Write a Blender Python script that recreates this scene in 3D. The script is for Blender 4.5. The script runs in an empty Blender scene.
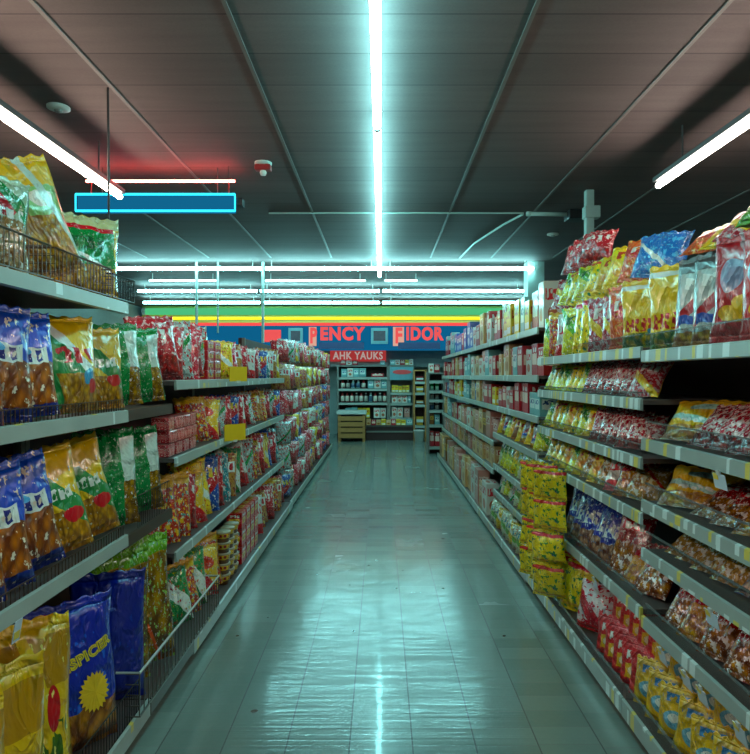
import bpy, math, random
from mathutils import Vector, Matrix, noise
R = random.Random(11)
PI = math.pi
SC = bpy.context.scene
COL = SC.collection
F, VX, VY, EYE = 620.0, 381.0, 376.0, 1.6
CEIL = 3.32
def yat(px, X):                      # depth of a point of the plane x=X
    return F * abs(X) / abs(px - VX)
# ------------------------------------------------------------------ materials
def srgb(c):
    return tuple(((v / 255) / 12.92 if v / 255 <= .04045 else ((v / 255 + .055) / 1.055) ** 2.4) for v in c) + (1,)
class G:
    def __init__(s, name):
        s.m = bpy.data.materials.new(name); s.m.use_nodes = True
        s.t = s.m.node_tree; s.t.nodes.clear()
        s.out = s.n('ShaderNodeOutputMaterial')
    def n(s, typ, **kw):
        x = s.t.nodes.new(typ)
        for k, v in kw.items(): setattr(x, k, v)
        return x
    def put(s, inp, v):
        if isinstance(v, bpy.types.NodeSocket): s.t.links.new(v, inp)
        else: inp.default_value = v
    def math(s, op, a, b=0.0, c=None):
        x = s.n('ShaderNodeMath', operation=op)
        s.put(x.inputs[0], a); s.put(x.inputs[1], b)
        if c is not None: s.put(x.inputs[2], c)
        return x.outputs[0]
    def mix(s, fac, a, b):
        x = s.n('ShaderNodeMix', data_type='RGBA')
        s.put(x.inputs[0], fac); s.put(x.inputs[6], a); s.put(x.inputs[7], b)
        return x.outputs[2]
    def noise(s, vec, scale, detail=2.0, rough=.5):
        x = s.n('ShaderNodeTexNoise')
        if vec is not None: s.put(x.inputs['Vector'], vec)
        x.inputs['Scale'].default_value = scale; x.inputs['Detail'].default_value = detail
        x.inputs['Roughness'].default_value = rough
        return x
    def bsdf(s, color, rough=.5, metal=0.0, spec=.5, normal=None, coat=0.0, emit=None, es=0.0):
        b = s.n('ShaderNodeBsdfPrincipled')
        s.put(b.inputs['Base Color'], color); s.put(b.inputs['Roughness'], rough)
        s.put(b.inputs['Metallic'], metal); s.put(b.inputs['Specular IOR Level'], spec)
        b.inputs['Coat Weight'].default_value = coat; b.inputs['Coat Roughness'].default_value = .12
        if normal is not None: s.put(b.inputs['Normal'], normal)
        if emit is not None:
            s.put(b.inputs['Emission Color'], emit); b.inputs['Emission Strength'].default_value = es
        s.t.links.new(b.outputs[0], s.out.inputs[0])
        return b
    def bump(s, h, strength=.3, dist=.01):
        x = s.n('ShaderNodeBump'); x.inputs['Strength'].default_value = strength
        x.inputs['Distance'].default_value = dist; s.put(x.inputs['Height'], h)
        return x.outputs[0]
def plain(name, rgb, rough=.5, metal=0., var=.12, scale=12, spec=.5, bump=0.):
    g = G(name); c = srgb(rgb)
    tc = g.n('ShaderNodeTexCoord')
    nz = g.noise(tc.outputs['Object'], scale, 3)
    dark = tuple(v * (1 - var) for v in c[:3]) + (1,)
    lite = tuple(min(1, v * (1 + var)) for v in c[:3]) + (1,)
    nm = g.bump(nz.outputs[0], bump, .005) if bump else None
    g.bsdf(g.mix(nz.outputs[0], dark, lite), rough, metal, spec, nm)
    return g.m
def glow(name, rgb, strength):
    g = G(name); e = g.n('ShaderNodeEmission')
    e.inputs[0].default_value = tuple(rgb) + (1,); e.inputs[1].default_value = strength
    g.t.links.new(e.outputs[0], g.out.inputs[0]); return g.m
def clear(name, tint=(.9, .92, .92), amt=.03, rough=.1):
    g = G(name)
    t = g.n('ShaderNodeBsdfTransparent'); t.inputs[0].default_value = tint + (1,)
    b = g.n('ShaderNodeBsdfPrincipled'); b.inputs['Base Color'].default_value = (.2, .21, .2, 1)
    b.inputs['Roughness'].default_value = rough
    m = g.n('ShaderNodeMixShader')
    lw = g.n('ShaderNodeLayerWeight'); lw.inputs[0].default_value = .35
    f = g.math('MULTIPLY_ADD', lw.outputs['Facing'], .09, amt)
    g.put(m.inputs[0], f)
    g.t.links.new(t.outputs[0], m.inputs[1]); g.t.links.new(b.outputs[0], m.inputs[2])
    g.t.links.new(m.outputs[0], g.out.inputs[0]); return g.m
def film(name, base, layers, rough=.3, wr=.85, fleck=.5):
    """printed, crinkled plastic film: layers of (shape, colour) on the pack's own UVs"""
    g = G(name)
    tc = g.n('ShaderNodeTexCoord')
    wob = g.noise(tc.outputs['UV'], 5, 1)
    sep0 = g.n('ShaderNodeSeparateXYZ'); g.put(sep0.inputs[0], tc.outputs['UV'])
    wv = g.math('MULTIPLY', g.math('SUBTRACT', wob.outputs[0], .5), .07)
    u = g.math('ADD', sep0.outputs[0], wv); v = g.math('ADD', sep0.outputs[1], wv)
    oi = g.n('ShaderNodeObjectInfo')
    def inside(x, a, b):
        return g.math('MULTIPLY', g.math('GREATER_THAN', x, a), g.math('LESS_THAN', x, b))
    col = srgb(base)
    for spec, rgb in layers:
        k = spec[0]
        if k == 'band':
            x = g.math('MULTIPLY_ADD', g.math('SUBTRACT', u, .5), spec[1], v); m = inside(x, spec[2], spec[3])
        elif k == 'circ':
            du = g.math('DIVIDE', g.math('SUBTRACT', u, spec[1]), spec[3])
            dv = g.math('DIVIDE', g.math('SUBTRACT', v, spec[2]), spec[4])
            m = g.math('LESS_THAN', g.math('ADD', g.math('MULTIPLY', du, du), g.math('MULTIPLY', dv, dv)), 1.0)
        elif k == 'rect':
            m = g.math('MULTIPLY', inside(u, spec[1], spec[2]), inside(v, spec[3], spec[4]))
        elif k == 'words':      # a wordmark-like row of broken strokes
            m = g.math('MULTIPLY', inside(u, spec[1], spec[2]), inside(v, spec[3], spec[4]))
            s1 = g.math('GREATER_THAN', g.math('SINE', g.math('MULTIPLY', u, spec[5])), -.25)
            nz = g.noise(tc.outputs['UV'], spec[5] * .35, 0)
            m = g.math('MULTIPLY', m, g.math('MAXIMUM', g.math('MULTIPLY', s1, g.math('GREATER_THAN', nz.outputs[0], .42)), g.math('GREATER_THAN', nz.outputs[0], .6)))
        elif k == 'chips':      # the snack seen through the film
            m = inside(v, spec[1], spec[2])
            vo = g.n('ShaderNodeTexVoronoi'); g.put(vo.inputs['Vector'], tc.outputs['UV'])
            vo.inputs['Scale'].default_value = spec[3]
            c2 = srgb(spec[4])
            rgbv = g.mix(g.math('MULTIPLY', vo.outputs['Distance'], 1.5), srgb(rgb), c2)
            col = g.mix(m, col, rgbv); continue
        elif k == 'blots':      # small scattered print
            nz = g.noise(tc.outputs['UV'], spec[1] * 1.7, 2.5, .6)
            off = g.n('ShaderNodeVectorMath', operation='ADD'); g.put(off.inputs[0], tc.outputs['UV'])
            off.inputs[1].default_value = (spec[3] if len(spec) > 3 else 0, .37, 0); g.put(nz.inputs['Vector'], off.outputs[0])
            m = g.math('GREATER_THAN', nz.outputs[0], spec[2])
        col = g.mix(m, col, srgb(rgb))
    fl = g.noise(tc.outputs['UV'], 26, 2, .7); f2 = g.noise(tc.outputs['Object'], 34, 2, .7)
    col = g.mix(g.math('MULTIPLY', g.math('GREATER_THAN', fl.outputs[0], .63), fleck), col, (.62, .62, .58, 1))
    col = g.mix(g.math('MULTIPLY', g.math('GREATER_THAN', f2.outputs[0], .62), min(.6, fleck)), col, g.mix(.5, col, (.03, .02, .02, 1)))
    hs = g.n('ShaderNodeHueSaturation'); g.put(hs.inputs['Color'], col); hs.inputs['Saturation'].default_value = 1.2
    g.put(hs.inputs['Value'], g.math('MULTIPLY_ADD', oi.outputs['Random'], .35, .85))
    mp = g.n('ShaderNodeMapping'); mp.inputs['Scale'].default_value = (1.25, 1, .7); g.put(mp.inputs[0], tc.outputs['Object'])
    n1 = g.noise(mp.outputs[0], 9, 3, .5); n1.inputs['Distortion'].default_value = .5
    n3 = g.noise(mp.outputs[0], 30, 1, .5)
    rg = g.math('ABSOLUTE', g.math('SUBTRACT', n1.outputs[0], .5))
    nm = g.bump(g.math('ADD', g.math('ADD', g.math('MULTIPLY', rg, -1.6), n1.outputs[0]), g.math('MULTIPLY', n3.outputs[0], .12)), wr, .05)
    g.bsdf(hs.outputs[0], rough, 0, .55, nm, coat=.7)
    return g.m
# ------------------------------------------------------------------ mesh helpers
class MB:
    def __init__(s): s.v = []; s.f = []; s.uv = []
    def box(s, a, b):
        (x0, y0, z0), (x1, y1, z1) = [tuple(min(p, q) for p, q in zip(a, b)), tuple(max(p, q) for p, q in zip(a, b))]
        i = len(s.v)
        s.v += [(x0, y0, z0), (x1, y0, z0), (x1, y1, z0), (x0, y1, z0), (x0, y0, z1), (x1, y0, z1), (x1, y1, z1), (x0, y1, z1)]
        for f in ((0, 3, 2, 1), (4, 5, 6, 7), (0, 1, 5, 4), (1, 2, 6, 5), (2, 3, 7, 6), (3, 0, 4, 7)):
            s.f.append(tuple(i + k for k in f)); s.uv.append(((0, 0), (1, 0), (1, 1), (0, 1)))
        return s
    def prism(s, prof, y0, y1):          # prof: (x,z) outline, pushed along y
        i = len(s.v); n = len(prof)
        s.v += [(x, y0, z) for x, z in prof] + [(x, y1, z) for x, z in prof]
        for k in range(n):
            s.f.append((i + k, i + (k + 1) % n, i + n + (k + 1) % n, i + n + k)); s.uv.append(((0, 0), (0, 1), (1, 1), (1, 0)))
        s.f.append(tuple(i + k for k in range(n))); s.uv.append(tuple((0, 0) for _ in range(n)))
        s.f.append(tuple(i + n + k for k in reversed(range(n)))); s.uv.append(tuple((0, 0) for _ in range(n)))
        return s
    def tube(s, pts, r, n=8):
        pts = [Vector(p) for p in pts]; i0 = len(s.v)
        for k, p in enumerate(pts):
            d = (pts[min(k + 1, len(pts) - 1)] - pts[max(k - 1, 0)]).normalized()
            a = d.orthogonal().normalized(); b = d.cross(a)
            if k and False: pass
            if abs(d.z) < .9: a = Vector((0, 0, 1)).cross(d).normalized(); b = d.cross(a)
            else: a = Vector((1, 0, 0)); a = (a - d * a.dot(d)).normalized(); b = d.cross(a)
            for q in range(n):
                t = 2 * PI * q / n; s.v.append(tuple(p + a * math.cos(t) * r + b * math.sin(t) * r))
        for k in range(len(pts) - 1):
            for q in range(n):
                a0 = i0 + k * n + q; a1 = i0 + k * n + (q + 1) % n
                s.f.append((a0, a1, a1 + n, a0 + n)); s.uv.append(((0, 0), (1, 0), (1, 1), (0, 1)))
        s.f.append(tuple(i0 + q for q in reversed(range(n)))); s.uv.append(tuple((0, 0) for _ in range(n)))
        e = i0 + (len(pts) - 1) * n
        s.f.append(tuple(e + q for q in range(n))); s.uv.append(tuple((0, 0) for _ in range(n)))
        return s
    def lathe(s, prof, n=16):
        i0 = len(s.v); m = len(prof)
        for r, z in prof:
            for q in range(n):
                t = 2 * PI * q / n; s.v.append((r * math.cos(t), r * math.sin(t), z))
        for k in range(m - 1):
            for q in range(n):
                a0 = i0 + k * n + q; a1 = i0 + k * n + (q + 1) % n
                s.f.append((a0, a1, a1 + n, a0 + n)); s.uv.append(((q / n * 2 % 1, k / (m - 1)), ((q + 1) / n * 2 % 1, k / (m - 1)), ((q + 1) / n * 2 % 1, (k + 1) / (m - 1)), (q / n * 2 % 1, (k + 1) / (m - 1))))
        s.f.append(tuple(i0 + q for q in reversed(range(n)))); s.uv.append(tuple((.5, 0) for _ in range(n)))
        e = i0 + (m - 1) * n
        s.f.append(tuple(e + q for q in range(n))); s.uv.append(tuple((.5, 1) for _ in range(n)))
        return s
    def mesh(s, name, mat, smooth=False):
        me = bpy.data.meshes.new(name); me.from_pydata(s.v, [], s.f)
        uv = me.uv_layers.new(name='UVMap').data; k = 0
        for f in s.uv:
            for c in f: uv[k].uv = c; k += 1
        if mat: me.materials.append(mat)
        if smooth: me.polygons.foreach_set('use_smooth', [True] * len(me.polygons))
        me.update(); return me
    def obj(s, name, mat, parent=None, smooth=False, bevel=0.):
        o = bpy.data.objects.new(name, s.mesh(name, mat, smooth)); COL.objects.link(o)
        if parent: o.parent = parent
        if bevel:
            b = o.modifiers.new('bevel', 'BEVEL'); b.width = bevel; b.segments = 2; b.limit_method = 'ANGLE'
        return o
def link(name, me, parent=None):
    o = bpy.data.objects.new(name, me); COL.objects.link(o)
    if parent: o.parent = parent
    return o
SEEN = {}
def tag(o, label, cat, group=None):
    if label in SEEN and not group: print('DUPLICATE LABEL', label)
    n = len(label.split())
    if n > 16 or n < 4: print('LABEL LENGTH', n, label)
    SEEN[label] = 1
    o['label'] = label; o['category'] = cat
    if group: o['group'] = group
    return o
def empty(name, loc=(0, 0, 0), rot=(0, 0, 0)):
    o = bpy.data.objects.new(name, None); COL.objects.link(o); o.location = loc; o.rotation_euler = rot
    o.empty_display_size = .05; return o
def struct(name, mb, mat, **kw):
    o = mb.obj(name, mat, **kw); o['kind'] = 'structure'; return o
def text_mesh(s, size, depth, bold=0.):
    c = bpy.data.curves.new('lettering', 'FONT'); c.body = s; c.size = size; c.extrude = depth; c.offset = bold
    c.space_character = 1.12; c.align_x = 'CENTER'; c.align_y = 'CENTER'; c.resolution_u = 3
    o = bpy.data.objects.new('lettering', c); COL.objects.link(o)
    bpy.context.view_layer.update()
    me = bpy.data.meshes.new_from_object(o.evaluated_get(bpy.context.evaluated_depsgraph_get()))
    bpy.data.objects.remove(o); me.materials.clear(); return me
def lettering(s, size, depth, mat, parent, loc, rot, bold=0., sx=1., name='lettering'):
    me = text_mesh(s, size, depth, bold); me.materials.append(mat)
    o = link(name, me, parent); o.location = loc; o.rotation_euler = rot; o.scale = (sx, 1, 1); return o
# ------------------------------------------------------------------ packs
MESH = {}
def bag_rows(w, h, t, seed, v0, v1, nv, nu, mat, name, kind):
    mb = MB(); off = Vector((seed * 7.3, seed * 3.1, seed * 1.7))
    puff = {'pillow': (.45, 1.1, .85), 'sack': (.35, 1.35, .45), 'flat': (.6, 1., .95)}[kind]
    def pt(u, v, side):
        prof = max(0., math.sin(PI * min(1, max(0, (v - .04) / .92)))) ** puff[0]
        thick = t / 2 * prof * max(0., 1 - abs(u) ** 2.4) ** .65 * (puff[1] + (puff[2] - puff[1]) * v)
        hw = w / 2 * (1 - .07 * math.sin(PI * v)) * (1 + .02 * math.sin(9 * v + seed))
        x = u * hw; z = v * h
        e = min(v, 1 - v)
        wr = math.sin(u * 13 + seed * 2 + 3 * noise.noise(Vector((u * 2, v * 3, seed)))) * math.exp(-e / .16) * t * .07
        q = Vector((u * 2.1, v * 3.2, side * .8)) + off
        d = noise.noise(q) * t * .13 + noise.noise(q * 2.7) * t * .07
        if e < .05: wr *= .35; d *= .2
        y = -side * (thick + .0012 + abs(d) * prof * .9) + wr + d * .3
        bend = .02 * math.sin(2.3 * u + seed) * (v - .4) * w / .25
        if v > .97: z += .006 * math.sin(u * 40)
        x += noise.noise(q + Vector((5, 0, 0))) * w * .02
        return (x, y + bend, max(z, 0) + noise.noise(Vector((u * 2 + seed, 7, 0))) * h * .012 * v)
    for side in (1, -1):
        i = len(mb.v)
        for a in range(nv + 1):
            for b in range(nu + 1):
                mb.v.append(pt(-1 + 2 * b / nu, v0 + (v1 - v0) * a / nv, side))
        for a in range(nv):
            for b in range(nu):
                q = (i + a * (nu + 1) + b, i + a * (nu + 1) + b + 1, i + (a + 1) * (nu + 1) + b + 1, i + (a + 1) * (nu + 1) + b)
                c = [(b / nu, v0 + (v1 - v0) * a / nv), ((b + 1) / nu, v0 + (v1 - v0) * a / nv), ((b + 1) / nu, v0 + (v1 - v0) * (a + 1) / nv), (b / nu, v0 + (v1 - v0) * (a + 1) / nv)]
                if side < 0: q = q[::-1]; c = c[::-1]
                mb.f.append(q); mb.uv.append(tuple(c))
    n = (nv + 1) * (nu + 1)                                  # close the sides and ends
    ring = [b for b in range(nu + 1)] + [a * (nu + 1) + nu for a in range(1, nv + 1)] + [nv * (nu + 1) + b for b in range(nu - 1, -1, -1)] + [a * (nu + 1) for a in range(nv - 1, 0, -1)]
    for k in range(len(ring)):
        a, b = ring[k], ring[(k + 1) % len(ring)]
        mb.f.append((b, a, a + n, b + n)); mb.uv.append(((.02, .5),) * 4)
    return mb.mesh(name, mat, True)
def bag_proto(design, w, h, t, var, kind, detail):
    key = ('bag', design, w, h, t, var, kind, detail)
    if key not in MESH:
        mat = DES[design][0]; s = var * 1.37 + (sum(map(ord, design)) % 17)
        if detail:
            MESH[key] = (bag_rows(w, h, t, s, .06, .94, 20, 18, mat, 'pouch', kind), bag_rows(w, h, t, s, .94, 1., 3, 18, mat, 'top_seal', kind), bag_rows(w, h, t, s, 0, .06, 3, 18, mat, 'bottom_seal', kind))
        else:
            MESH[key] = (bag_rows(w, h, t, s, 0, 1, 12, 9, mat, 'snack_bag', kind),)
    return MESH[key]
PROTO = {}
def clone(root, kids):
    r = root.copy(); COL.objects.link(r)
    for c in kids:
        d = c.copy(); COL.objects.link(d); d.parent = r
    return r
def bag(design, loc, w, h, t, rot, detail=True, kind='pillow', name='snack_bag', var=None):
    var = R.randrange(3) if var is None else var
    w, h, t = round(w, 2), round(h, 2), round(t, 2)
    key = (design, w, h, t, var, kind, detail, name)
    if key not in PROTO:
        ms = bag_proto(design, w, h, t, var, kind, detail)
        if detail:
            o = empty(name); kids = [link(n, m, o) for n, m in zip(('pouch', 'top_seal', 'bottom_seal'), ms)]
        else:
            o = link(name, ms[0]); kids = []
        PROTO[key] = (o, kids)
    else:
        o, kids = PROTO[key]; o = clone(o, kids)
    o.location = loc; o.rotation_euler = rot
    return o
def box_pack(design, loc, w, h, t, yaw, name='carton', detail=False):
    w, h, t = round(w, 2), round(h, 2), round(t, 2)
    key = (design, w, h, t, name, detail)
    if key not in PROTO:
        mat = DES[design][0]
        if detail:
            o = empty(name); a = MB().box((-w / 2, 0, 0), (w / 2, t, h - .004)).obj('sleeve', mat, o, bevel=.003)
            b = MB().box((-w / 2 + .002, .002, h - .004), (w / 2 - .002, t - .002, h)).obj('lid_flap', mat, o); kids = [a, b]
        else:
            mb = MB().box((-w / 2, 0, 0), (w / 2, t, h)); o = link(name, mb.mesh(name, mat)); kids = []
            b = o.modifiers.new('bevel', 'BEVEL'); b.width = .004; b.segments = 1
        PROTO[key] = (o, kids)
    else:
        o, kids = PROTO[key]; o = clone(o, kids)
    o.location = loc; o.rotation_euler = (0, 0, yaw)
    return o
def turned(design, loc, prof, name, capmat=None, capprof=None, capname='cap'):
    key = (design, name, tuple(prof))
    if key not in PROTO:
        mat = DES[design][0]
        if capprof:
            o = empty(name); kids = [MB().lathe(prof).obj('vessel', mat, o, True), MB().lathe(capprof).obj(capname, capmat, o, True)]
        else:
            o = MB().lathe(prof).obj(name, mat, None, True); kids = []
        PROTO[key] = (o, kids)
    else:
        o, kids = PROTO[key]; o = clone(o, kids)
    o.location = loc; return o
ORD = 'first second third fourth fifth sixth seventh eighth ninth tenth eleventh twelfth thirteenth fourteenth fifteenth sixteenth seventeenth eighteenth nineteenth twentieth'.split()
def nth(k):
    if k < 20: return ORD[k]
    return 'twenty-' + ORD[k - 20] if k < 29 else 'thirtieth' if k == 29 else 'thirty-' + ORD[k - 30]
ROWS = {}
def note(o, design, place, cat=None, group=None):         # labels are given once a shelf is full
    ROWS.setdefault(place, []).append((o, design, cat, group))
def give_labels():
    for place, rows in ROWS.items():
        by = {}
        for r in rows: by.setdefault(DES[r[1]][1], []).append(r)
        for desc, rs in by.items():
            rs.sort(key=lambda r: (round(r[0].location.y, 4), r[0].location.z))
            for k, (o, d, cat, group) in enumerate(rs):
                if len(rs) == 1: lab = f'{desc} {place}'
                elif abs(rs[0][0].location.y - rs[-1][0].location.y) < .02 or ' far ' in place and 'rack' in place or 'cabinet' in place or 'ledge' in place or 'end display' in place:
                    xs = sorted(rs, key=lambda r: (round(r[0].location.x, 2), r[0].location.z)); q = [r[0] for r in xs].index(o)
                    lab = f'{nth(q)} {desc} from the left {place}'
                else: lab = f'{nth(k)} {desc} from the camera {place}'
                tag(o, lab, cat or DES[d][2], group or f'{DES[d][2]}s {place}')

from mathutils.bvhtree import BVHTree
FRONT = {}
def world_tris(o):
    m = Matrix.LocRotScale(o.location, o.rotation_euler, o.scale); vs, fs = [], []
    for c in ([o] if o.type == 'MESH' else list(KIDS.get(o.name, ()))):
        b = len(vs); vs += [m @ v.co for v in c.data.vertices]; fs += [tuple(b + i for i in f.vertices) for f in c.data.polygons]
    return vs, fs
KIDS = {}
def settle():
    """rest every pack on its shelf, keep it between shelf edge and back panel, and press neighbours flat until they only touch"""
    for o in bpy.data.objects:
        if o.parent: KIDS.setdefault(o.parent.name, []).append(o)
    todo = []
    for place, rows in ROWS.items():
        for o, d, c, g in rows:
            if 'z0' not in o: continue
            vs, fs = world_tris(o); o.location.z += o['z0'] - min(v.z for v in vs)
            sx = -1 if o.location.x < 0 else 1; xs = [abs(v.x) for v in vs]; lo, hi = o['lo'], o['hi']
            dx = 0
            if min(xs) < lo: dx = lo - min(xs)
            if max(xs) + dx > hi: dx = hi - max(xs)
            o.location.x += sx * dx
            todo.append(o)
        lim = 2.835 if 'near right' in place else 4.715 if 'second right' in place and 'edge' not in place else 0
        if lim and 'tray' not in place and any(r[0] in todo for r in rows):
            over = max(max(v.y for v in world_tris(r[0])[0]) for r in rows) - lim
            if over > 0:
                for k, r in enumerate(sorted(rows, key=lambda r: -r[0].location.y)): r[0].location.y -= over * .62 ** k
    todo.sort(key=lambda o: o.location.y); n_hit = 0
    for rnd in range(6):
        data = []; bad = set()
        for o in todo:
            vs, fs = world_tris(o); lo = [min(v[i] for v in vs) for i in range(3)]; hi = [max(v[i] for v in vs) for i in range(3)]
            data.append([o, vs, fs, lo, hi, None])
        for i in range(len(data)):
            for j in range(i + 1, len(data)):
                a, b = data[i], data[j]
                if b[0].location.y - a[0].location.y > .55: break
                if any(min(a[4][k], b[4][k]) - max(a[3][k], b[3][k]) <= .002 for k in range(3)): continue
                for q in (a, b):
                    if q[5] is None: q[5] = BVHTree.FromPolygons(q[1], q[2])
                if a[5].overlap(b[5]):
                    bad.add(i); bad.add(j)
        for i in bad: data[i][0].scale.y = max(.45, data[i][0].scale.y * .86)
        n_hit = len(bad)
        if not bad: break
    for o in todo:
        vs, fs = world_tris(o); o.location.z += o['z0'] - min(v.z for v in vs)
        for k in ('z0', 'lo', 'hi'): del o[k]
    print('SETTLE still touching', n_hit, 'of', len(todo))
# ------------------------------------------------------------------ the packs' designs: material, words, category
DES = {}
W, K = (225, 228, 220), (20, 18, 18)
Yw, Gn, Rd, Bl, Nv, Or = (235, 190, 20), (20, 130, 60), (205, 20, 35), (25, 75, 190), (22, 38, 120), (235, 120, 35)
def D(key, desc, cat, base, layers, rough=.28, wr=.85):
    fleck = 0. if key.startswith('family') else .06 if key in ('navy', 'navy_side', 'family_yellow', 'family_badge', 'stripe', 'big_red', 'grey_panel', 'corn_big', 'corn_yg', 'gummy', 'pretzel') else .14 if cat in ('carton', 'jar', 'bottle', 'tub') else .5
    DES[key] = (film('film_' + key, base, layers, rough, wr, fleck), desc, cat)
# left run, bay by the camera
D('corn_big', 'green-and-yellow corn snack bag', 'snack bag', Yw, [(('band', 1.0, -3, .60), Gn), (('band', 1.0, .60, .76), W), (('words', .3, .95, .5, .66, 34), Rd), (('chips', 0, .40, 13, (140, 90, 10)), (225, 165, 30)), (('band', 3.2, -3, -.45), Gn), (('circ', .75, .36, .12, .08), (90, 160, 200)), (('circ', .84, .27, .08, .08), Rd)])
D('corn_yg', 'yellow snack bag with green banner', 'snack bag', (235, 185, 30), [(('chips', 0, .4, 15, (150, 95, 12)), (230, 165, 35)), (('band', .5, .42, .68), Gn), (('words', .15, .85, .5, .6, 45), W), (('circ', .72, .34, .2, .07), Rd), (('blots', 7, .66, 3), W)])
D('pretzel', 'blue snack bag with brown chips', 'snack bag', Bl, [(('chips', .12, .52, 8, (110, 50, 25)), (210, 130, 75)), (('rect', .2, .85, .5, .66), W), (('words', .25, .8, .52, .64, 38), Nv), (('rect', 0, 1, 0, .12), Nv), (('circ', .3, .62, .3, .05), (120, 190, 230)), (('blots', 6, .62), (235, 220, 200))])
D('green_edge', 'clear snack bag with green edge', 'snack bag', (150, 165, 140), [(('chips', 0, .5, 14, (100, 70, 25)), (190, 150, 85)), (('rect', .3, 2, .45, .96), (190, 205, 195)), (('band', .0, .9, 1.1), Gn), (('rect', -1, .74, -1, 2), Gn), (('blots', 9, .66), W)], .22)
D('clear_pale', 'pale clear bag with red mark', 'snack bag', (165, 180, 150), [(('chips', 0, .55, 12, (130, 90, 45)), (200, 190, 160)), (('circ', .55, .68, .26, .12), Rd), (('band', .6, .82, 1), Gn), (('words', .2, .9, .55, .66, 30), W), (('blots', 8, .6), (220, 230, 220))], .2)
D('corn_tall', 'tall pale-labelled yellow corn bag', 'snack bag', (235, 180, 15), [(('chips', 0, .72, 16, (150, 95, 5)), (235, 175, 20)), (('rect', .35, 1, .5, .74), (150, 190, 120)), (('circ', .65, .64, .2, .07), (235, 210, 190)), (('band', 2.2, 1.05, 1.32), (190, 205, 190)), (('rect', 0, .08, 0, 1), (110, 60, 20))])
D('window_green', 'clear bag with dark green label', 'snack bag', (205, 175, 70), [(('chips', 0, .36, 13, (150, 100, 15)), (225, 170, 50)), (('rect', .08, .92, .36, .8), Gn), (('words', .2, .8, .55, .7, 30), (30, 90, 50)), (('band', .35, .4, .44), W), (('rect', .1, .9, .8, .86), Rd), (('rect', 0, 1, .86, 1), (190, 195, 150))], .22)
D('family_yellow', 'large yellow bag with red flash', 'snack bag', (232, 185, 18), [(('rect', 0, 1, .62, .9), (190, 135, 12)), (('chips', 0, .22, 9, (140, 90, 5)), (215, 165, 25)), (('band', 1.6, .62, .84), (235, 200, 40)), (('circ', .72, .5, .09, .13), Rd), (('words', .3, .9, .2, .42, 26), (60, 100, 20)), (('blots', 6, .66), (240, 230, 150))])
D('family_badge', 'large yellow bag with blue badge', 'snack bag', (232, 185, 18), [(('rect', 0, 1, .6, .88), (190, 135, 12)), (('circ', .45, .42, .24, .12), Bl), (('circ', .45, .4, .15, .07), Or), (('rect', .1, .9, .12, .3), (120, 170, 220)), (('words', .15, .85, .14, .28, 32), W), (('band', .8, .52, .6), (200, 215, 170))])
D('navy', 'glossy navy snack bag', 'snack bag', (26, 44, 150), [(('blots', 4, .62), (40, 95, 200)), (('chips', 0, .3, 9, (110, 60, 20)), (215, 150, 40)), (('circ', .2, .9, .12, .05), Rd)])
D('navy_side', 'plain navy snack bag', 'snack bag', (24, 38, 135), [(('blots', 4, .66), (36, 70, 170))])
D('clear_green', 'tall clear bag with green top', 'bread bag', (165, 130, 70), [(('chips', 0, .85, 6, (95, 65, 30)), (185, 145, 75)), (('rect', 0, 1, .86, 1), (110, 160, 70)), (('blots', 10, .6), (150, 190, 110)), (('band', 1.2, .3, .36), (215, 90, 50))], .2)
D('blue_white', 'blue-and-white sweet bag', 'snack bag', (20, 40, 150), [(('blots', 5, .585), (205, 215, 225)), (('words', .1, .9, .4, .62, 30), W), (('chips', 0, .3, 9, (90, 50, 40)), (210, 170, 140)), (('blots', 9, .66, 2), (70, 150, 210))])
# left run, middle and far bays
D('red_candy', 'red candy bag', 'candy bag', (195, 25, 40), [(('blots', 6, .58), (230, 200, 195)), (('words', .1, .9, .62, .78, 30), W), (('chips', 0, .35, 10, (120, 15, 25)), (215, 70, 70))])
D('pink_red', 'pink-and-red candy bag', 'candy bag', (215, 90, 100), [(('blots', 8, .55), (235, 205, 205)), (('band', .5, .6, .78), Rd), (('blots', 10, .62, 4), (150, 20, 35))])
D('white_red', 'white bag with red writing', 'candy bag', (205, 205, 195), [(('words', .1, .9, .5, .75, 24), Rd), (('rect', 0, 1, 0, .25), Rd), (('blots', 8, .64), (120, 140, 140))])
D('yellow_red', 'yellow-and-red candy bag', 'candy bag', (230, 180, 35), [(('band', .7, .2, .45), Rd), (('circ', .5, .65, .3, .12), (225, 60, 40)), (('blots', 9, .62), W), (('blots', 11, .66, 3), (30, 110, 160))])
D('multi', 'multicoloured candy bag', 'candy bag', (190, 60, 50), [(('blots', 6, .55), (225, 180, 60)), (('blots', 7, .6, 2), (70, 150, 150)), (('blots', 9, .62, 5), W), (('rect', 0, 1, .85, 1), (220, 170, 30))])
D('silver', 'silvery clear candy bag', 'candy bag', (160, 175, 170), [(('blots', 6, .56), (190, 60, 60)), (('blots', 8, .6, 2), (225, 230, 225)), (('band', -.8, .3, .42), Gn)], .2)
D('green_white', 'green-and-white candy bag', 'candy bag', (30, 125, 65), [(('band', .8, .4, .75), W), (('blots', 7, .62), Rd), (('blots', 9, .64, 3), (220, 200, 60))])
D('blue_red', 'blue-and-red candy bag', 'candy bag', (40, 80, 165), [(('band', -.7, .2, .5), Rd), (('blots', 7, .6), W), (('words', .1, .9, .6, .78, 30), (230, 200, 60))])
D('tan', 'tan-and-red biscuit bag', 'biscuit bag', (200, 150, 100), [(('blots', 6, .56), (150, 50, 40)), (('rect', .1, .9, .55, .8), W), (('words', .15, .85, .6, .76, 28), Rd)])
D('yellow_top', 'yellow candy bag', 'candy bag', (228, 190, 40), [(('blots', 7, .6), (200, 60, 40)), (('band', .5, .45, .6), W), (('blots', 10, .64, 3), (60, 130, 60))])
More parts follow.
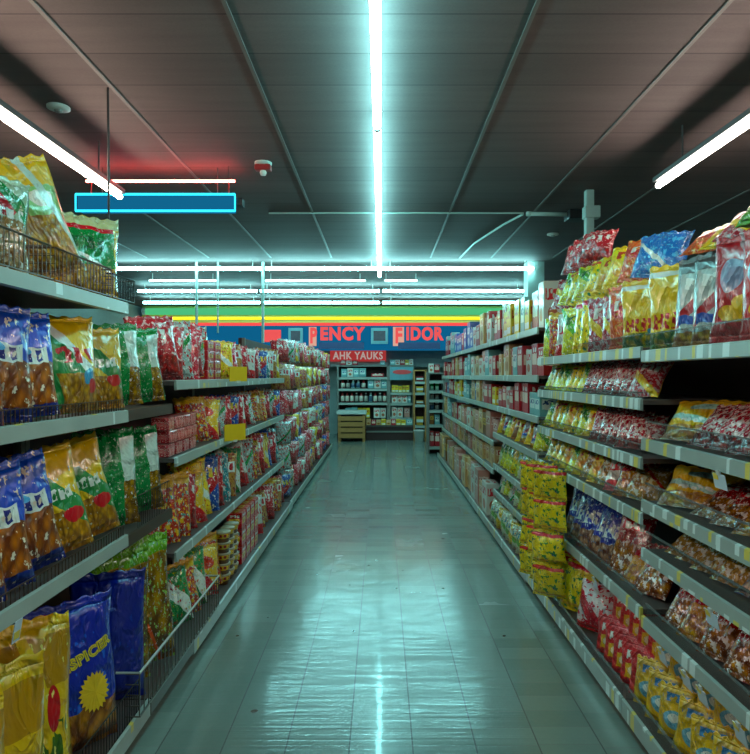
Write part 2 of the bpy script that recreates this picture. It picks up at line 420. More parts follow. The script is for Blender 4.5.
D('teal_bag', 'teal-and-white sweet bag', 'candy bag', (60, 140, 150), [(('blots', 6, .55), (210, 220, 215)), (('blots', 8, .62, 3), Rd)])
D('red_block', 'red-and-pink wrapped sweet block', 'candy', (190, 40, 50), [(('rect', .1, .9, .3, .7), (225, 130, 130)), (('blots', 7, .6), (235, 215, 205))])
D('red_pack', 'red pack with yellow label', 'biscuit pack', (205, 25, 30), [(('rect', .15, .85, .3, .65), (230, 185, 70)), (('words', .15, .85, .72, .88, 26), W), (('circ', .5, .46, .2, .1), (190, 110, 40))])
D('yellow_tub', 'small yellow tub with brown band', 'tub', (225, 180, 40), [(('rect', 0, 1, .25, .5), (110, 60, 25)), (('words', 0, 1, .55, .75, 30), (160, 30, 30))], .35, .1)
D('red_carton', 'red-and-white carton', 'carton', (190, 25, 35), [(('rect', .1, .9, .5, .85), W), (('words', .15, .85, .58, .78, 24), Rd), (('circ', .5, .28, .25, .15), (230, 190, 90))], .45, .1)
# right run
D('gummy', 'yellow bag with green dots', 'candy bag', (228, 200, 30), [(('blots', 4.2, .58), (25, 120, 55)), (('blots', 4, .62, 3), (40, 70, 90)), (('rect', 0, 1, .86, .95), Rd), (('rect', 0, 1, .1, .16), (195, 150, 20)), (('blots', 13, .68, 5), W)])
D('lime', 'lime-and-yellow candy bag', 'candy bag', (205, 205, 40), [(('band', .8, .35, .62), (90, 165, 60)), (('blots', 8, .6), W), (('words', .1, .9, .62, .78, 28), (30, 110, 60)), (('blots', 8, .68, 4), (40, 100, 150))])
D('stripe', 'yellow chip bag with red fingers', 'snack bag', (236, 192, 25), [(('rect', .2, .85, .52, .84), (240, 190, 20)), (('words', .1, .9, .22, .4, 50), Rd), (('band', 0, .85, .92), W), (('chips', 0, .2, 12, (60, 110, 50)), (225, 190, 50)), (('circ', .75, .22, .15, .05), (40, 120, 150))])
D('grey_panel', 'dark grey bag with pale panel', 'snack bag', (70, 68, 68), [(('rect', .08, .9, .16, .82), (165, 175, 170)), (('band', -.5, .42, .58), (170, 50, 55)), (('rect', .1, .9, .24, .34), (70, 95, 160)), (('words', .15, .85, .64, .76, 30), W), (('chips', 0, .16, 9, (140, 90, 20)), (225, 180, 70))])
D('big_red', 'big red chip bag', 'snack bag', (185, 14, 28), [(('band', 1.2, .72, .84), (200, 170, 175)), (('circ', .3, .62, .18, .16), (140, 150, 175)), (('circ', .4, .26, .26, .08), (225, 175, 70)), (('circ', .55, .36, .2, .07), (235, 190, 90)), (('words', .5, .95, .5, .62, 30), W)])
D('orange_red', 'orange-and-red snack bag', 'snack bag', (225, 95, 45), [(('band', .4, .4, .6), Rd), (('blots', 6, .58), (235, 190, 130)), (('words', .15, .85, .6, .75, 28), W)])
D('sky', 'bright blue snack bag', 'snack bag', (30, 110, 190), [(('blots', 5, .56), (120, 190, 225)), (('band', .9, .3, .4), W)])
D('yellow_plain', 'bright yellow snack bag', 'snack bag', (232, 190, 22), [(('band', .6, .5, .7), (235, 215, 90)), (('words', .1, .9, .62, .8, 28), (190, 50, 30)), (('blots', 7, .66), (60, 130, 120)), (('circ', .5, .3, .3, .12), (235, 160, 40))])
D('red_silver', 'red snack bag with silvery print', 'snack bag', (170, 20, 40), [(('blots', 6, .53), (195, 175, 175)), (('band', .6, .2, .4), (225, 190, 60)), (('words', .1, .9, .6, .8, 28), W)])
D('green_yellow', 'green-and-yellow snack bag', 'snack bag', (90, 150, 60), [(('band', .5, .4, .75), (230, 205, 50)), (('blots', 6, .6), (210, 225, 215))])
D('noodle_red', 'clear red noodle bag', 'noodle bag', (170, 45, 55), [(('blots', 5, .5), (220, 190, 185)), (('blots', 9, .62, 4), (235, 235, 230)), (('chips', 0, .25, 9, (90, 15, 20)), (170, 60, 55))], .2, .8)
D('noodle_yellow', 'large yellow noodle bag', 'noodle bag', (225, 175, 25), [(('circ', .5, .75, .25, .09), (170, 210, 205)), (('band', .3, .35, .48), (170, 205, 195)), (('words', .2, .8, .36, .46, 30), W), (('chips', 0, .3, 10, (150, 90, 10)), (215, 160, 25))])
D('noodle_clear', 'clear bag of brown noodles', 'noodle bag', (170, 135, 85), [(('blots', 5, .55), (210, 205, 190)), (('words', .15, .85, .4, .62, 20), (215, 210, 175)), (('band', .7, .7, .8), (180, 50, 40))], .2, .8)
D('red_brown', 'red-and-brown snack pack', 'snack pack', (150, 30, 30), [(('chips', 0, .5, 7, (110, 55, 20)), (205, 140, 70)), (('blots', 5, .57), (230, 215, 205)), (('rect', .1, .9, .7, .86), Rd), (('words', .1, .9, .72, .84, 28), W)], .22, .7)
D('amber_red', 'amber snack pack with red top', 'snack pack', (205, 140, 55), [(('rect', 0, 1, .6, 1), (175, 25, 35)), (('blots', 6, .6), (235, 225, 210)), (('chips', 0, .4, 8, (140, 80, 25)), (215, 160, 70))], .22, .7)
D('shiny_white', 'shiny white-and-red bag', 'snack bag', (205, 190, 190), [(('band', .9, .1, .42), (170, 25, 40)), (('blots', 5, .55), (190, 60, 70)), (('rect', 0, 1, 0, .14), Rd)], .2, .9)
D('red_sachet', 'red sachet pack', 'snack pack', (205, 18, 32), [(('rect', .2, .8, .16, .5), (230, 185, 60)), (('circ', .5, .34, .2, .1), (235, 220, 190)), (('circ', .5, .72, .28, .11), (180, 90, 90)), (('words', .15, .85, .6, .8, 26), W)])
D('mascot', 'yellow pack with blue round print', 'snack pack', (226, 180, 30), [(('circ', .5, .36, .34, .18), (120, 170, 190)), (('circ', .5, .4, .2, .08), W), (('rect', .1, .9, .66, .9), (190, 150, 20)), (('words', .1, .9, .7, .86, 26), (40, 110, 160)), (('blots', 9, .66), (30, 90, 140))])
D('cup_pale', 'pale green-and-white packet', 'packet', (190, 200, 170), [(('band', .4, .3, .5), (110, 170, 90)), (('blots', 7, .6), (205, 90, 80)), (('words', .1, .9, .6, .8, 26), (60, 120, 140))])
# cartons and bottles
D('c_red', 'red carton', 'carton', (180, 25, 38), [(('rect', .1, .9, .35, .7), (225, 195, 180)), (('words', .15, .85, .75, .9, 22), W)], .45, .08)
D('c_white', 'white carton with red print', 'carton', (205, 200, 190), [(('words', .1, .9, .6, .85, 20), Rd), (('circ', .5, .3, .28, .16), (190, 120, 100))], .45, .08)
D('c_tan', 'tan carton', 'carton', (205, 165, 125), [(('rect', .1, .9, .6, .85), (235, 215, 190)), (('words', .12, .88, .62, .82, 22), (170, 60, 50)), (('circ', .5, .3, .3, .16), (170, 110, 70))], .45, .08)
D('c_pink', 'dusty pink carton', 'carton', (205, 150, 140), [(('rect', .1, .9, .5, .8), (230, 205, 195)), (('words', .12, .88, .55, .75, 22), (160, 50, 60))], .45, .08)
D('c_teal', 'pale teal carton', 'carton', (120, 165, 165), [(('rect', .12, .88, .3, .75), (210, 220, 215)), (('words', .15, .85, .5, .7, 22), (50, 80, 130))], .45, .08)
D('c_yellow', 'yellow carton', 'carton', (225, 185, 45), [(('words', .1, .9, .55, .8, 20), (180, 50, 30)), (('rect', .1, .9, .1, .3), W)], .45, .08)
D('c_blue', 'blue carton', 'carton', (50, 95, 160), [(('words', .1, .9, .55, .8, 20), W), (('circ', .5, .28, .28, .15), (190, 200, 210))], .45, .08)
D('c_brown', 'brown carton', 'carton', (130, 80, 45), [(('rect', .1, .9, .45, .75), (225, 180, 90)), (('words', .15, .85, .5, .7, 22), (120, 30, 25))], .45, .08)
D('jar_red', 'red jar', 'jar', (165, 30, 35), [(('rect', 0, 1, .3, .6), (215, 200, 185))], .3, .05)
D('jar_pale', 'pale jar', 'jar', (150, 170, 165), [(('rect', 0, 1, .3, .6), (60, 80, 100))], .3, .05)
D('jar_dark', 'dark jar', 'jar', (60, 40, 40), [(('rect', 0, 1, .3, .6), (160, 150, 140))], .3, .05)
D('jar_green', 'green bottle', 'bottle', (40, 140, 70), [(('rect', 0, 1, .3, .55), (190, 220, 190))], .3, .05)
# ------------------------------------------------------------------ materials of the place
def floor_mat():
    g = G('floor_tiles'); tc = g.n('ShaderNodeTexCoord'); sp = g.n('ShaderNodeSeparateXYZ'); g.put(sp.inputs[0], tc.outputs['Object'])
    U = g.math('DIVIDE', g.math('ADD', sp.outputs[0], 10 * .273 - .1365), .273)
    cu = g.math('FLOOR', U); fu = g.math('FRACT', U)
    wn = g.n('ShaderNodeTexWhiteNoise', noise_dimensions='1D'); g.put(wn.inputs['W'], cu)
    V = g.math('DIVIDE', g.math('ADD', sp.outputs[1], g.math('MULTIPLY_ADD', wn.outputs[0], .03, 10)), .1365)
    cv = g.math('FLOOR', V); fv = g.math('FRACT', V)
    du = g.math('MINIMUM', fu, g.math('SUBTRACT', 1, fu)); dv = g.math('MINIMUM', fv, g.math('SUBTRACT', 1, fv))
    lu = g.math('LESS_THAN', du, .011); lv = g.math('LESS_THAN', dv, .016)
    cb = g.n('ShaderNodeCombineXYZ'); g.put(cb.inputs[0], cu); g.put(cb.inputs[1], cv)
    w2 = g.n('ShaderNodeTexWhiteNoise', noise_dimensions='2D'); g.put(w2.inputs['Vector'], cb.outputs[0])
    nz = g.noise(tc.outputs['Object'], 1.3, 4, .6); n2 = g.noise(tc.outputs['Object'], 40, 3, .7)
    k = g.math('ADD', g.math('MULTIPLY', w2.outputs[0], .35), g.math('ADD', g.math('MULTIPLY', nz.outputs[0], .4), g.math('MULTIPLY', n2.outputs[0], .25)))
    c = g.mix(k, srgb((106, 120, 112)), srgb((138, 152, 143)))
    spots = g.noise(tc.outputs['Object'], 14, 0)
    c = g.mix(g.math('GREATER_THAN', spots.outputs[0], .86), c, srgb((90, 70, 60)))
    c = g.mix(g.math('MULTIPLY', lv, .6), c, srgb((80, 80, 74))); c = g.mix(g.math('MULTIPLY', lu, .92), c, srgb((58, 55, 52)))
    r = g.math('ADD', g.math('MULTIPLY_ADD', w2.outputs[0], .05, .13), g.math('MULTIPLY_ADD', nz.outputs[0], .16, 0))
    joint = g.math('MAXIMUM', lu, lv)
    mp = g.n('ShaderNodeMapping'); mp.inputs['Scale'].default_value = (.5, 30, 1); g.put(mp.inputs[0], tc.outputs['Object'])
    wav = g.noise(mp.outputs[0], 1, 2); mp2 = g.n('ShaderNodeMapping'); mp2.inputs['Scale'].default_value = (1.2, 75, 1); g.put(mp2.inputs[0], tc.outputs['Object'])
    wv = g.noise(mp2.outputs[0], 1, 1); soft = g.noise(tc.outputs['Object'], 6, 2)
    h = g.math('SUBTRACT', g.math('ADD', g.math('MULTIPLY', wav.outputs[0], 1.2), g.math('MULTIPLY', wv.outputs[0], .6)), joint)
    b = g.bsdf(c, g.math('ADD', r, g.math('MULTIPLY', joint, .3)), 0, .6, g.bump(h, .3, .004)); b.inputs['Coat Weight'].default_value = .45; b.inputs['Coat Roughness'].default_value = .05
    g.put(b.inputs['Coat Normal'], g.bump(g.math('ADD', g.math('ADD', wav.outputs[0], g.math('MULTIPLY', wv.outputs[0], .3)), g.math('MULTIPLY', soft.outputs[0], .25)), .42, .004)); return g.m
def ceil_mat():
    g = G('ceiling_panels'); tc = g.n('ShaderNodeTexCoord'); sp = g.n('ShaderNodeSeparateXYZ'); g.put(sp.inputs[0], tc.outputs['Object'])
    V = g.math('FRACT', g.math('DIVIDE', g.math('ADD', sp.outputs[1], 20.1), .36))
    lv = g.math('LESS_THAN', V, .03)
    rowv = g.math('FLOOR', g.math('DIVIDE', g.math('ADD', sp.outputs[1], 20.1), .36))
    wn = g.n('ShaderNodeTexWhiteNoise', noise_dimensions='1D'); g.put(wn.inputs['W'], rowv)
    n2 = g.noise(tc.outputs['Object'], 60, 3, .8); mp = g.n('ShaderNodeMapping'); mp.inputs['Scale'].default_value = (.6, 7, 1); g.put(mp.inputs[0], tc.outputs['Object'])
    st = g.noise(mp.outputs[0], 2, 3)
    k = g.math('ADD', g.math('MULTIPLY', st.outputs[0], .6), g.math('MULTIPLY', n2.outputs[0], .4))
    c = g.mix(k, srgb((90, 76, 75)), srgb((120, 105, 103)))
    c = g.mix(g.math('MULTIPLY', wn.outputs[0], .3), c, srgb((78, 68, 67)))
    c = g.mix(g.math('MULTIPLY', lv, .55), c, srgb((50, 42, 42)))
    g.bsdf(c, .75, 0, .25, g.bump(n2.outputs[0], .25, .004)); return g.m
def rail_mat(name, base, labels):
    g = G(name); tc = g.n('ShaderNodeTexCoord'); sp = g.n('ShaderNodeSeparateXYZ'); g.put(sp.inputs[0], tc.outputs['Object'])
    y = g.math('DIVIDE', g.math('ADD', sp.outputs[1], 40), .058); i = g.math('FLOOR', y); f = g.math('FRACT', y)
    zc = g.math('FLOOR', g.math('MULTIPLY', sp.outputs[2], 9))
    cb = g.n('ShaderNodeCombineXYZ'); g.put(cb.inputs[0], i); g.put(cb.inputs[1], zc)
    w = g.n('ShaderNodeTexWhiteNoise', noise_dimensions='2D'); g.put(w.inputs['Vector'], cb.outputs[0])
    nz = g.noise(tc.outputs['Object'], 5, 3)
    c = g.mix(nz.outputs[0], srgb(base), srgb(tuple(int(v * .8) for v in base)))
    w3 = g.n('ShaderNodeTexWhiteNoise', noise_dimensions='2D'); cc = g.n('ShaderNodeCombineXYZ'); g.put(cc.inputs[0], i); g.put(cc.inputs[1], g.math('ADD', zc, 7.3)); g.put(w3.inputs['Vector'], cc.outputs[0])
    on = g.math('MULTIPLY', g.math('MULTIPLY', g.math('GREATER_THAN', f, .14), g.math('LESS_THAN', f, g.math('MULTIPLY_ADD', w3.outputs[0], .6, .4))), g.math('LESS_THAN', w.outputs[0], labels))
    lab = g.mix(g.math('GREATER_THAN', w.outputs[0], labels * .62), srgb((205, 218, 214)), srgb((208, 188, 80)))
    c = g.mix(on, c, lab); g.bsdf(c, .35, 0, .5); return g.m
def wood_mat():
    g = G('crate_wood'); tc = g.n('ShaderNodeTexCoord'); mp = g.n('ShaderNodeMapping'); mp.inputs['Scale'].default_value = (2, 2, 18); g.put(mp.inputs[0], tc.outputs['Object'])
    nz = g.noise(mp.outputs[0], 4, 4); g.bsdf(g.mix(nz.outputs[0], srgb((140, 85, 40)), srgb((205, 145, 80))), .6); return g.m
M = dict(
    wall=plain('wall_paint', (150, 160, 155), .7), deck=plain('shelf_enamel', (84, 70, 66), .45, 0, .08),
    dark=plain('dark_panel', (64, 34, 31), .7, 0, .2), kick=plain('kick_plate', (44, 38, 36), .6),
    upright=plain('upright_steel', (120, 118, 110), .45), rail=rail_mat('price_rail_enamel', (172, 180, 170), .12), rail2=rail_mat('price_rail_with_labels', (165, 178, 170), .42),
    wire=plain('brown_wire', (92, 66, 52), .35, .6, .1), wire2=plain('steel_wire', (120, 110, 100), .3, .8, .1), wire3=plain('black_wire', (38, 32, 32), .4, .4),
    clear=clear('clear_plastic'), lip=clear('clear_lip', (.8, .84, .84), .45, .2), bar=plain('ceiling_bar', (112, 104, 100), .5), house=plain('lamp_housing', (70, 66, 66), .5),
    white=plain('white_plastic', (200, 202, 195), .45), steel=plain('pole_paint', (165, 185, 178), .45), black=plain('black_plastic', (28, 26, 27), .45),
    redp=plain('red_plastic', (150, 30, 30), .45), blue=plain('fascia_blue', (20, 100, 158), .5), navy=plain('fascia_navy', (16, 48, 100), .5),
    grey=plain('grey_panel', (135, 140, 134), .55), wood=wood_mat(), coral=plain('sign_coral', (225, 62, 62), .5), pale=plain('sign_cream', (222, 165, 140), .5),
    yel=plain('yellow_card', (232, 190, 15), .5), sticker=plain('tag_white', (190, 205, 215), .4), lemon=plain('tag_yellow', (225, 200, 60), .4),
    brass=plain('picture_frame_tan', (170, 150, 120), .5), pic=plain('picture_dark', (66, 52, 66), .5, 0, .5, 14), ink=plain('outline_yellow', (225, 205, 40), .4), sun=plain('sun_yellow', (230, 190, 30), .5, 0, .15, 30),
    tealed=plain('teal_enamel', (95, 150, 160), .4), bins=plain('yellow_bin', (200, 150, 40), .45), floor=floor_mat(), ceil=ceil_mat())
CY = (.50, 1.0, .97)
M['tube'] = glow('tube_light', (.28, .88, .9), 32); M['tubew'] = glow('tube_light_white', (1.0, .84, .70), 38); M['tubep'] = glow('tube_light_pinkish', (1.0, .9, .8), 36)
M['tubeb'] = glow('tube_light_far', (.32, .9, .92), 36); M['tubed'] = glow('tube_light_dim', (.6, .95, .95), 4)
M['nred'] = glow('neon_red', (1.0, .10, .08), 26); M['ncy'] = glow('neon_cyan', (.02, .62, .85), 2.6); M['nblue'] = glow('sign_backlit_blue', (.005, .12, .25), .85)
M['ngreen'] = glow('neon_green', (.06, .42, .17), .95); M['nyel'] = glow('neon_yellow', (1.0, .82, .02), 1.6); M['nred2'] = glow('neon_red_strip', (.9, .07, .06), 1.0)
M['fblue'] = glow('fascia_backlit_blue', (.004, .11, .24), .8); M['fcoral'] = glow('letters_backlit_coral', (.78, .09, .09), .85); M['poster'] = glow('poster_backlit_red', (.62, .06, .06), .42); M['pletter'] = glow('poster_backlit_letters', (.62, .5, .46), .5); M['fpale'] = glow('letter_plate_backlit', (.72, .4, .3), .75)
# ------------------------------------------------------------------ the room
struct('floor', MB().box((-6, -2.5, -.1), (5, 17.2, 0)), M['floor'])
struct('ceiling', MB().box((-6, -2.5, CEIL), (5, 17.2, CEIL + .1)), M['ceil'])
struct('wall_left', MB().box((-6.1, -2.5, 0), (-6, 17.2, CEIL)), M['wall'])
struct('wall_right', MB().box((5, -2.5, 0), (5.1, 17.2, CEIL)), M['wall'])
struct('wall_back', MB().box((-6, 17.2, 0), (5, 17.3, CEIL)), M['wall'])
struct('wall_front', MB().box((-6, -2.6, 0), (5, -2.5, CEIL)), M['wall'])
for k, x in enumerate((-4.25, -3.4, -2.5, -1.6, -.72, .72, 1.6, 2.5, 3.4, 4.25)):
    struct(f'trim_{k + 1}', MB().box((x - .011, -2.5, CEIL - .007), (x + .011, 9.0, CEIL)), M['bar'])
def wob(mb, name, mat, parent, **kw):           # world-space shape parented to a thing that stands at its own place
    o = mb.obj(name, mat, None, **kw); o.parent = parent; o.matrix_parent_inverse = Matrix.Translation(-Vector(parent.location)); return o
def wsub(mb, name, mat, parent, root, **kw):
    o = mb.obj(name, mat, None, **kw); o.parent = parent; return o
# ------------------------------------------------------------------ lamps
def tube_lamp(name, label, a, b, r, mat, housing=True, hw=.03, group=None, rod=None):
    a, b = Vector(a), Vector(b); d = (b - a).normalized(); o = empty(name, (a + b) / 2)
    wob(MB().tube([a + d * .012, b - d * .012], r, 10), 'glass_tube', mat, o, smooth=True)
    for p, q in ((a, a + d * .012), (b - d * .012, b)): wob(MB().tube([p, q], r * 1.05, 10), 'end_cap', M['white'], o)
    if housing:
        z0 = a.z + r + .012; s = Vector((-d.y, d.x, 0)) * hw
        mb = MB(); lo = a - s - d * .02; hi = b + s + d * .02
        mb.box((min(lo.x, hi.x), min(lo.y, hi.y), z0), (max(lo.x, hi.x), max(lo.y, hi.y), z0 + .035)); wob(mb, 'housing', M['house'], o)
        for p in (a + d * .01, b - d * .01): wob(MB().box(p - Vector((.012, .012, r)), p + Vector((.012, .012, r + .014))), 'lamp_holder', M['white'], o)
        if z0 + .035 < CEIL - .01:
            for f in (.15, .85):
                p = a.lerp(b, f); wob(MB().tube([(p.x, p.y, z0 + .035), (p.x, p.y, CEIL)], .006, 6), 'hanger', M['house'], o)
    else:
        for f in (.06, .94):
            p = a.lerp(b, f); wob(MB().tube([(p.x, p.y, a.z + r * .6), (p.x, p.y, CEIL)], .006, 6), 'clip', M['white'], o)
    tag(o, label, 'lamp', group); return o
ys = [-.6, 1.75, 4.05, 6.3, 8.3, 10.1]
for k in range(5):
    tube_lamp('fluorescent_tube', f'{nth(k)} ceiling tube from the camera in the bright line above the aisle', (-.025, ys[k] + .01, 3.225), (-.025, ys[k + 1] - .01, 3.225), .026, M['tube'], False, group='ceiling tubes in a line above the aisle')
for sx, mt, sd, y1 in ((-1, 'tubew', 'left', 4.93), (1, 'tubep', 'right', 4.64)):
    for k in range(3):  # middle and near tubes continue the line unseen, added to warm the near goods
        b_ = y1 - 2.6 * k; tube_lamp('hanging_tube_lamp', f'{("far", "unseen middle", "near")[k]} tube lamp in dark housing in the line above the {sd} shelves', (sx * 2.07, b_ - 2.56, 3.02), (sx * 2.07, b_, 3.02), .021, M[mt], hw=.028, group='tube lamps above the shelves')
rows = [(9.23, 3.2, (-4.15, -1.75, -.02, 2.3), M['tubeb'], 'first'), (11.67, 3.2, (-4.6, -2.3, 0., 2.75), M['tubeb'], 'third'), (13.5, 3.2, (-5.2, -2.6, 0., 3.3), M['tubeb'], 'fourth')]
for y, z, xs, mt, rn in rows:
    for k in range(len(xs) - 1):
        tube_lamp('fluorescent_tube', f'{nth(k)} tube from the left in the {rn} crosswise lamp row', (xs[k] + .02, y, z), (xs[k + 1] - .02, y, z), .027, mt, False, group='crosswise ceiling tubes at the far end')
for k, (x0, x1) in enumerate(((-3.9, -2.75), (-1.95, -.25), (.05, .62))):
    tube_lamp('fluorescent_tube', f'{nth(k)} short dim tube from the left in the second crosswise lamp row', (x0, 10.4, 3.2), (x1, 10.4, 3.2), .015, M['tubed'], False, group='dim crosswise tubes at the far end')
# neon tube and blue sign on the left
yz = 5.09
o = empty('neon_tube', (-1.8, yz, 3.2))
wob(MB().tube([(-2.42, yz, 3.2), (-1.2, yz, 3.2)], .011, 8), 'glass_tube', M['nred'], o, smooth=True)
for x in (-2.38, -1.25): wob(MB().tube([(x, yz, 3.2), (x, yz, 3.085)], .006, 6), 'drop_tube', M['redp'], o); wob(MB().tube([(x, yz, 3.2), (x, yz, CEIL)], .004, 6), 'hanger', M['house'], o)
tag(o, 'thin red neon tube hanging just above the blue sign box', 'neon light')
o = empty('hanging_sign_box', (-1.8, yz, 2.94))
wob(MB().box((-2.47, yz - .05, 2.945), (-1.2, yz + .05, 3.07)), 'sign_panel', M['nblue'], o, bevel=.004)
for z in (2.94, 3.075): wob(MB().tube([(-2.478, yz - .06, z), (-1.185, yz - .06, z)], .009, 8), 'neon_edge', M['ncy'], o, smooth=True)
for x in (-2.478, -1.185): wob(MB().tube([(x, yz - .06, 2.94), (x, yz - .06, 3.075)], .006, 6), 'neon_edge', M['ncy'], o, smooth=True)
wob(MB().box((-1.18, yz - .04, 2.99), (-1.13, yz + .04, 3.05)), 'transformer', M['black'], o)
for x in (-2.3, -1.35): wob(MB().tube([(x, yz + .03, 3.07), (x, yz + .03, CEIL)], .004, 6), 'hanger', M['house'], o)
tag(o, 'blank blue light box edged with cyan neon hanging from ceiling', 'sign')
# ceiling fittings
def detector(x, y, label, red):
    o = empty('smoke_detector', (x, y, CEIL))
    wob(MB().lathe([(.001, CEIL), (.07, CEIL), (.07, CEIL - .012), (.045, CEIL - .022), (.001, CEIL - .024)][::-1], 20), 'base_disc', M['white'], o, smooth=True).location = (x - o.location.x + o.location.x, y, 0)
    if red:
        wob(MB().box((x - .065, y - .04, CEIL - .065), (x + .065, y + .04, CEIL - .018)), 'sounder', M['redp'], o, bevel=.01)
        wob(MB().lathe([(.022, CEIL - .1), (.028, CEIL - .08), (.02, CEIL - .06)], 14), 'sensor', M['white'], o, smooth=True).location = (x, y, 0)
    else: wob(MB().lathe([(.022, CEIL - .034), (.026, CEIL - .02)], 14), 'sensor', M['grey'], o, smooth=True).location = (x, y, 0)
    tag(o, label, 'smoke detector')
detector(-2.06, 3.96, 'pale smoke detector on the ceiling above the left top shelf', False)
detector(-.95, 5.0, 'red-and-white alarm on the ceiling beside the aisle lamp line', True)
detector(2.08, 7.5, 'pale smoke detector on the ceiling beyond the white post', False)
o = empty('ceiling_camera', (1.75, 6.5, CEIL - .03))
wob(MB().tube([(1.52, 6.5, CEIL - .02), (1.95, 6.45, CEIL - .04)], .022, 8), 'arm', M['steel'], o, smooth=True)
wob(MB().box((1.93, 6.35, CEIL - .1), (2.15, 6.55, CEIL - .01)), 'camera_body', M['black'], o, bevel=.01); wob(MB().tube([(1.55, 6.5, CEIL), (1.55, 6.5, CEIL - .04)], .03, 10), 'base', M['steel'], o)
tag(o, 'dark security camera on a white arm under the ceiling', 'camera')
tag(MB().tube([(-1.18, 6.52, CEIL - .008), (0, 6.5, CEIL - .01), (1.5, 6.52, CEIL - .008)], .009, 6).obj('ceiling_cable', M['steel']), 'thin white cable running crosswise along the ceiling', 'cable')
tag(MB().tube([(1.5, 6.56, CEIL - .01), (1.38, 7.0, CEIL - .012), (1.2, 8.0, CEIL - .01), (1.14, 9.0, CEIL - .01)], .012, 6).obj('ceiling_cable', M['steel']), 'white cable running from the ceiling camera towards the far lamps', 'cable')
tag(MB().tube([(-1.62, 3.7, 2.0), (-1.63, 3.7, CEIL)], .007, 8).obj('hanging_cable', M['black']), 'black cable hanging from ceiling to the left shelves', 'cable')
o = empty('steel_post', (1.93, 5.75, 0))
wob(MB().box((1.893, 5.713, 0), (1.967, 5.787, CEIL)), 'shaft', M['steel'], o, bevel=.006); wob(MB().box((1.88, 5.7, 3.06), (2.02, 5.8, 3.17)), 'junction_box', M['steel'], o, bevel=.006)
tag(o, 'pale square post rising from the right shelves to ceiling', 'post')
struct('column_far', MB().box((2.2, 9.3, 0), (2.45, 9.55, CEIL)), M['steel'])
for k, (x, z) in enumerate(((-2.78, 2.3), (-2.46, 2.25), (-1.78, 2.1))):
    tag(MB().tube([(x, 9.35, z), (x, 9.35, CEIL)], .022 if k != 1 else .014, 8).obj('hanging_pole', M['steel']), f'{nth(k)} slim pale pole from the left hanging below the first crosswise lamps', 'pole', 'slim poles below the crosswise lamps')
# ------------------------------------------------------------------ shelving
def wires(x, y0, y1, z0, z1, step=.024, r=.0012, back=.0):
    mb = MB(); n = max(2, int((y1 - y0) / step))
    for k in range(n + 1):
        y = y0 + (y1 - y0) * k / n; mb.box((x - r, y - r, z0), (x + r, y + r, z1))
    for z in (z0, z1): mb.box((x - r * 1.6, y0, z - r * 1.6), (x + r * 1.6, y1, z + r * 1.6))
    if back:
        for y in (y0, y1):
            for k in range(5): mb.box((min(x, x + back) , y - r, z0 + (z1 - z0) * k / 4 - r), (max(x, x + back), y + r, z0 + (z1 - z0) * k / 4 + r))
    return mb
def unit(sx, y0, y1, decks, xf, xb, spine, top, label, rail, group, kick=True, fences={}, deckmat='deck'):
    o = empty('shelf_unit', (sx * spine, (y0 + y1) / 2, 0)); X = lambda a: sx * a; g = .004
    wob(MB().box((X(spine), y0 + g, 0), (X(spine + .04), y1 - g, top)), 'back_panel', M['dark'], o)
    for y in (y0 + g, y1 - g - .03): wob(MB().box((X(spine - .035), y, 0), (X(spine), y + .03, top)), 'upright', M['upright'], o)
    for k, z in enumerate(decks):
        base = k == len(decks) - 1
        f = xb if base else xf[k] if isinstance(xf, (list, tuple)) else xf
        rh = .075 if base else .05
        s = wob(MB().box((X(f + .012), y0 + g, z - .022), (X(spine - .036), y1 - g, z)), 'base_shelf' if base else 'shelf', M[deckmat], o)
        prof = [(X(f), z + .004), (X(f + .012), z + .008), (X(f + .012), z - rh), (X(f - .002 if not base else f), z - rh + .004)]
        if sx > 0: prof = prof[::-1]
        r_ = MB().prism(prof, y0 + g, y1 - g).obj('price_rail', M['rail'] if base and deckmat == 'dark' else rail, None); r_.parent = s; 
        fe = fences.get(k)
        if fe:
            typ, h, ya, yb = fe
            if typ == 'clear':
                c = MB().box((X(f + .014), ya, z + .001), (X(f + .017), yb, z + h)); l_ = MB().box((X(f + .011), ya, z + h), (X(f + .02), yb, z + h + .006)).obj('fence_lip', M['lip'], None); l_.parent = s
                q = c.obj('front_fence', M['clear'], None); q.parent = s
            else:
                q = wires(X(f + .016), ya, yb, z + .004, z + h).obj('wire_fence', M[typ], None); q.parent = s
    if kick: wob(MB().box((X(xb + .05), y0 + g, 0), (X(xb + .07), y1 - g, decks[-1] - .023)), 'kick_plate', M['kick'], o)
    tag(o, label, 'shelf unit', group); return o
XL, XR = 1.14, 1.19
unit(-1, .7, 2.8, [1.925, 1.44, .88, .14], XL, 1.04, 1.64, 2.0, 'shelf unit nearest the camera on the left side of the aisle', M['rail'], 'left shelving', fences={1: ('wire', .055, .8, 2.78), 2: ('wire', .05, .8, 2.78), 3: ('wire3', .14, .8, 2.7)})
unit(-1, 2.8, 3.45, [1.44, .86, .14], [1.16, 1.16], 1.04, 1.64, 1.9, 'narrow shelf unit with the green-edged bags, after the first left unit', M['wire'], 'left shelving', fences={1: ('wire3', .16, 3.0, 3.44)})
for k, (a, b) in enumerate(((3.45, 5.3), (5.3, 7.3))):
    unit(-1, a, b, [1.57, 1.14, .61, .12], XL, 1.04, 1.64, 1.8, ('left shelf unit of candy bags behind the hanging black cable', 'left shelf unit with red biscuit packs near the floor')[k], M['rail'], 'left shelving')
for k, (a, b) in enumerate(((7.3, 9.4), (9.4, 11.5), (11.5, 13.6))):
    unit(-1, a, b, [1.76, 1.43, 1.1, .77, .44, .12], 1.38, 1.06, 1.64, 2.05, f'{("first", "second", "last")[k]} of three tightly packed far left shelf units', M['dark'], 'left shelving', deckmat='dark')
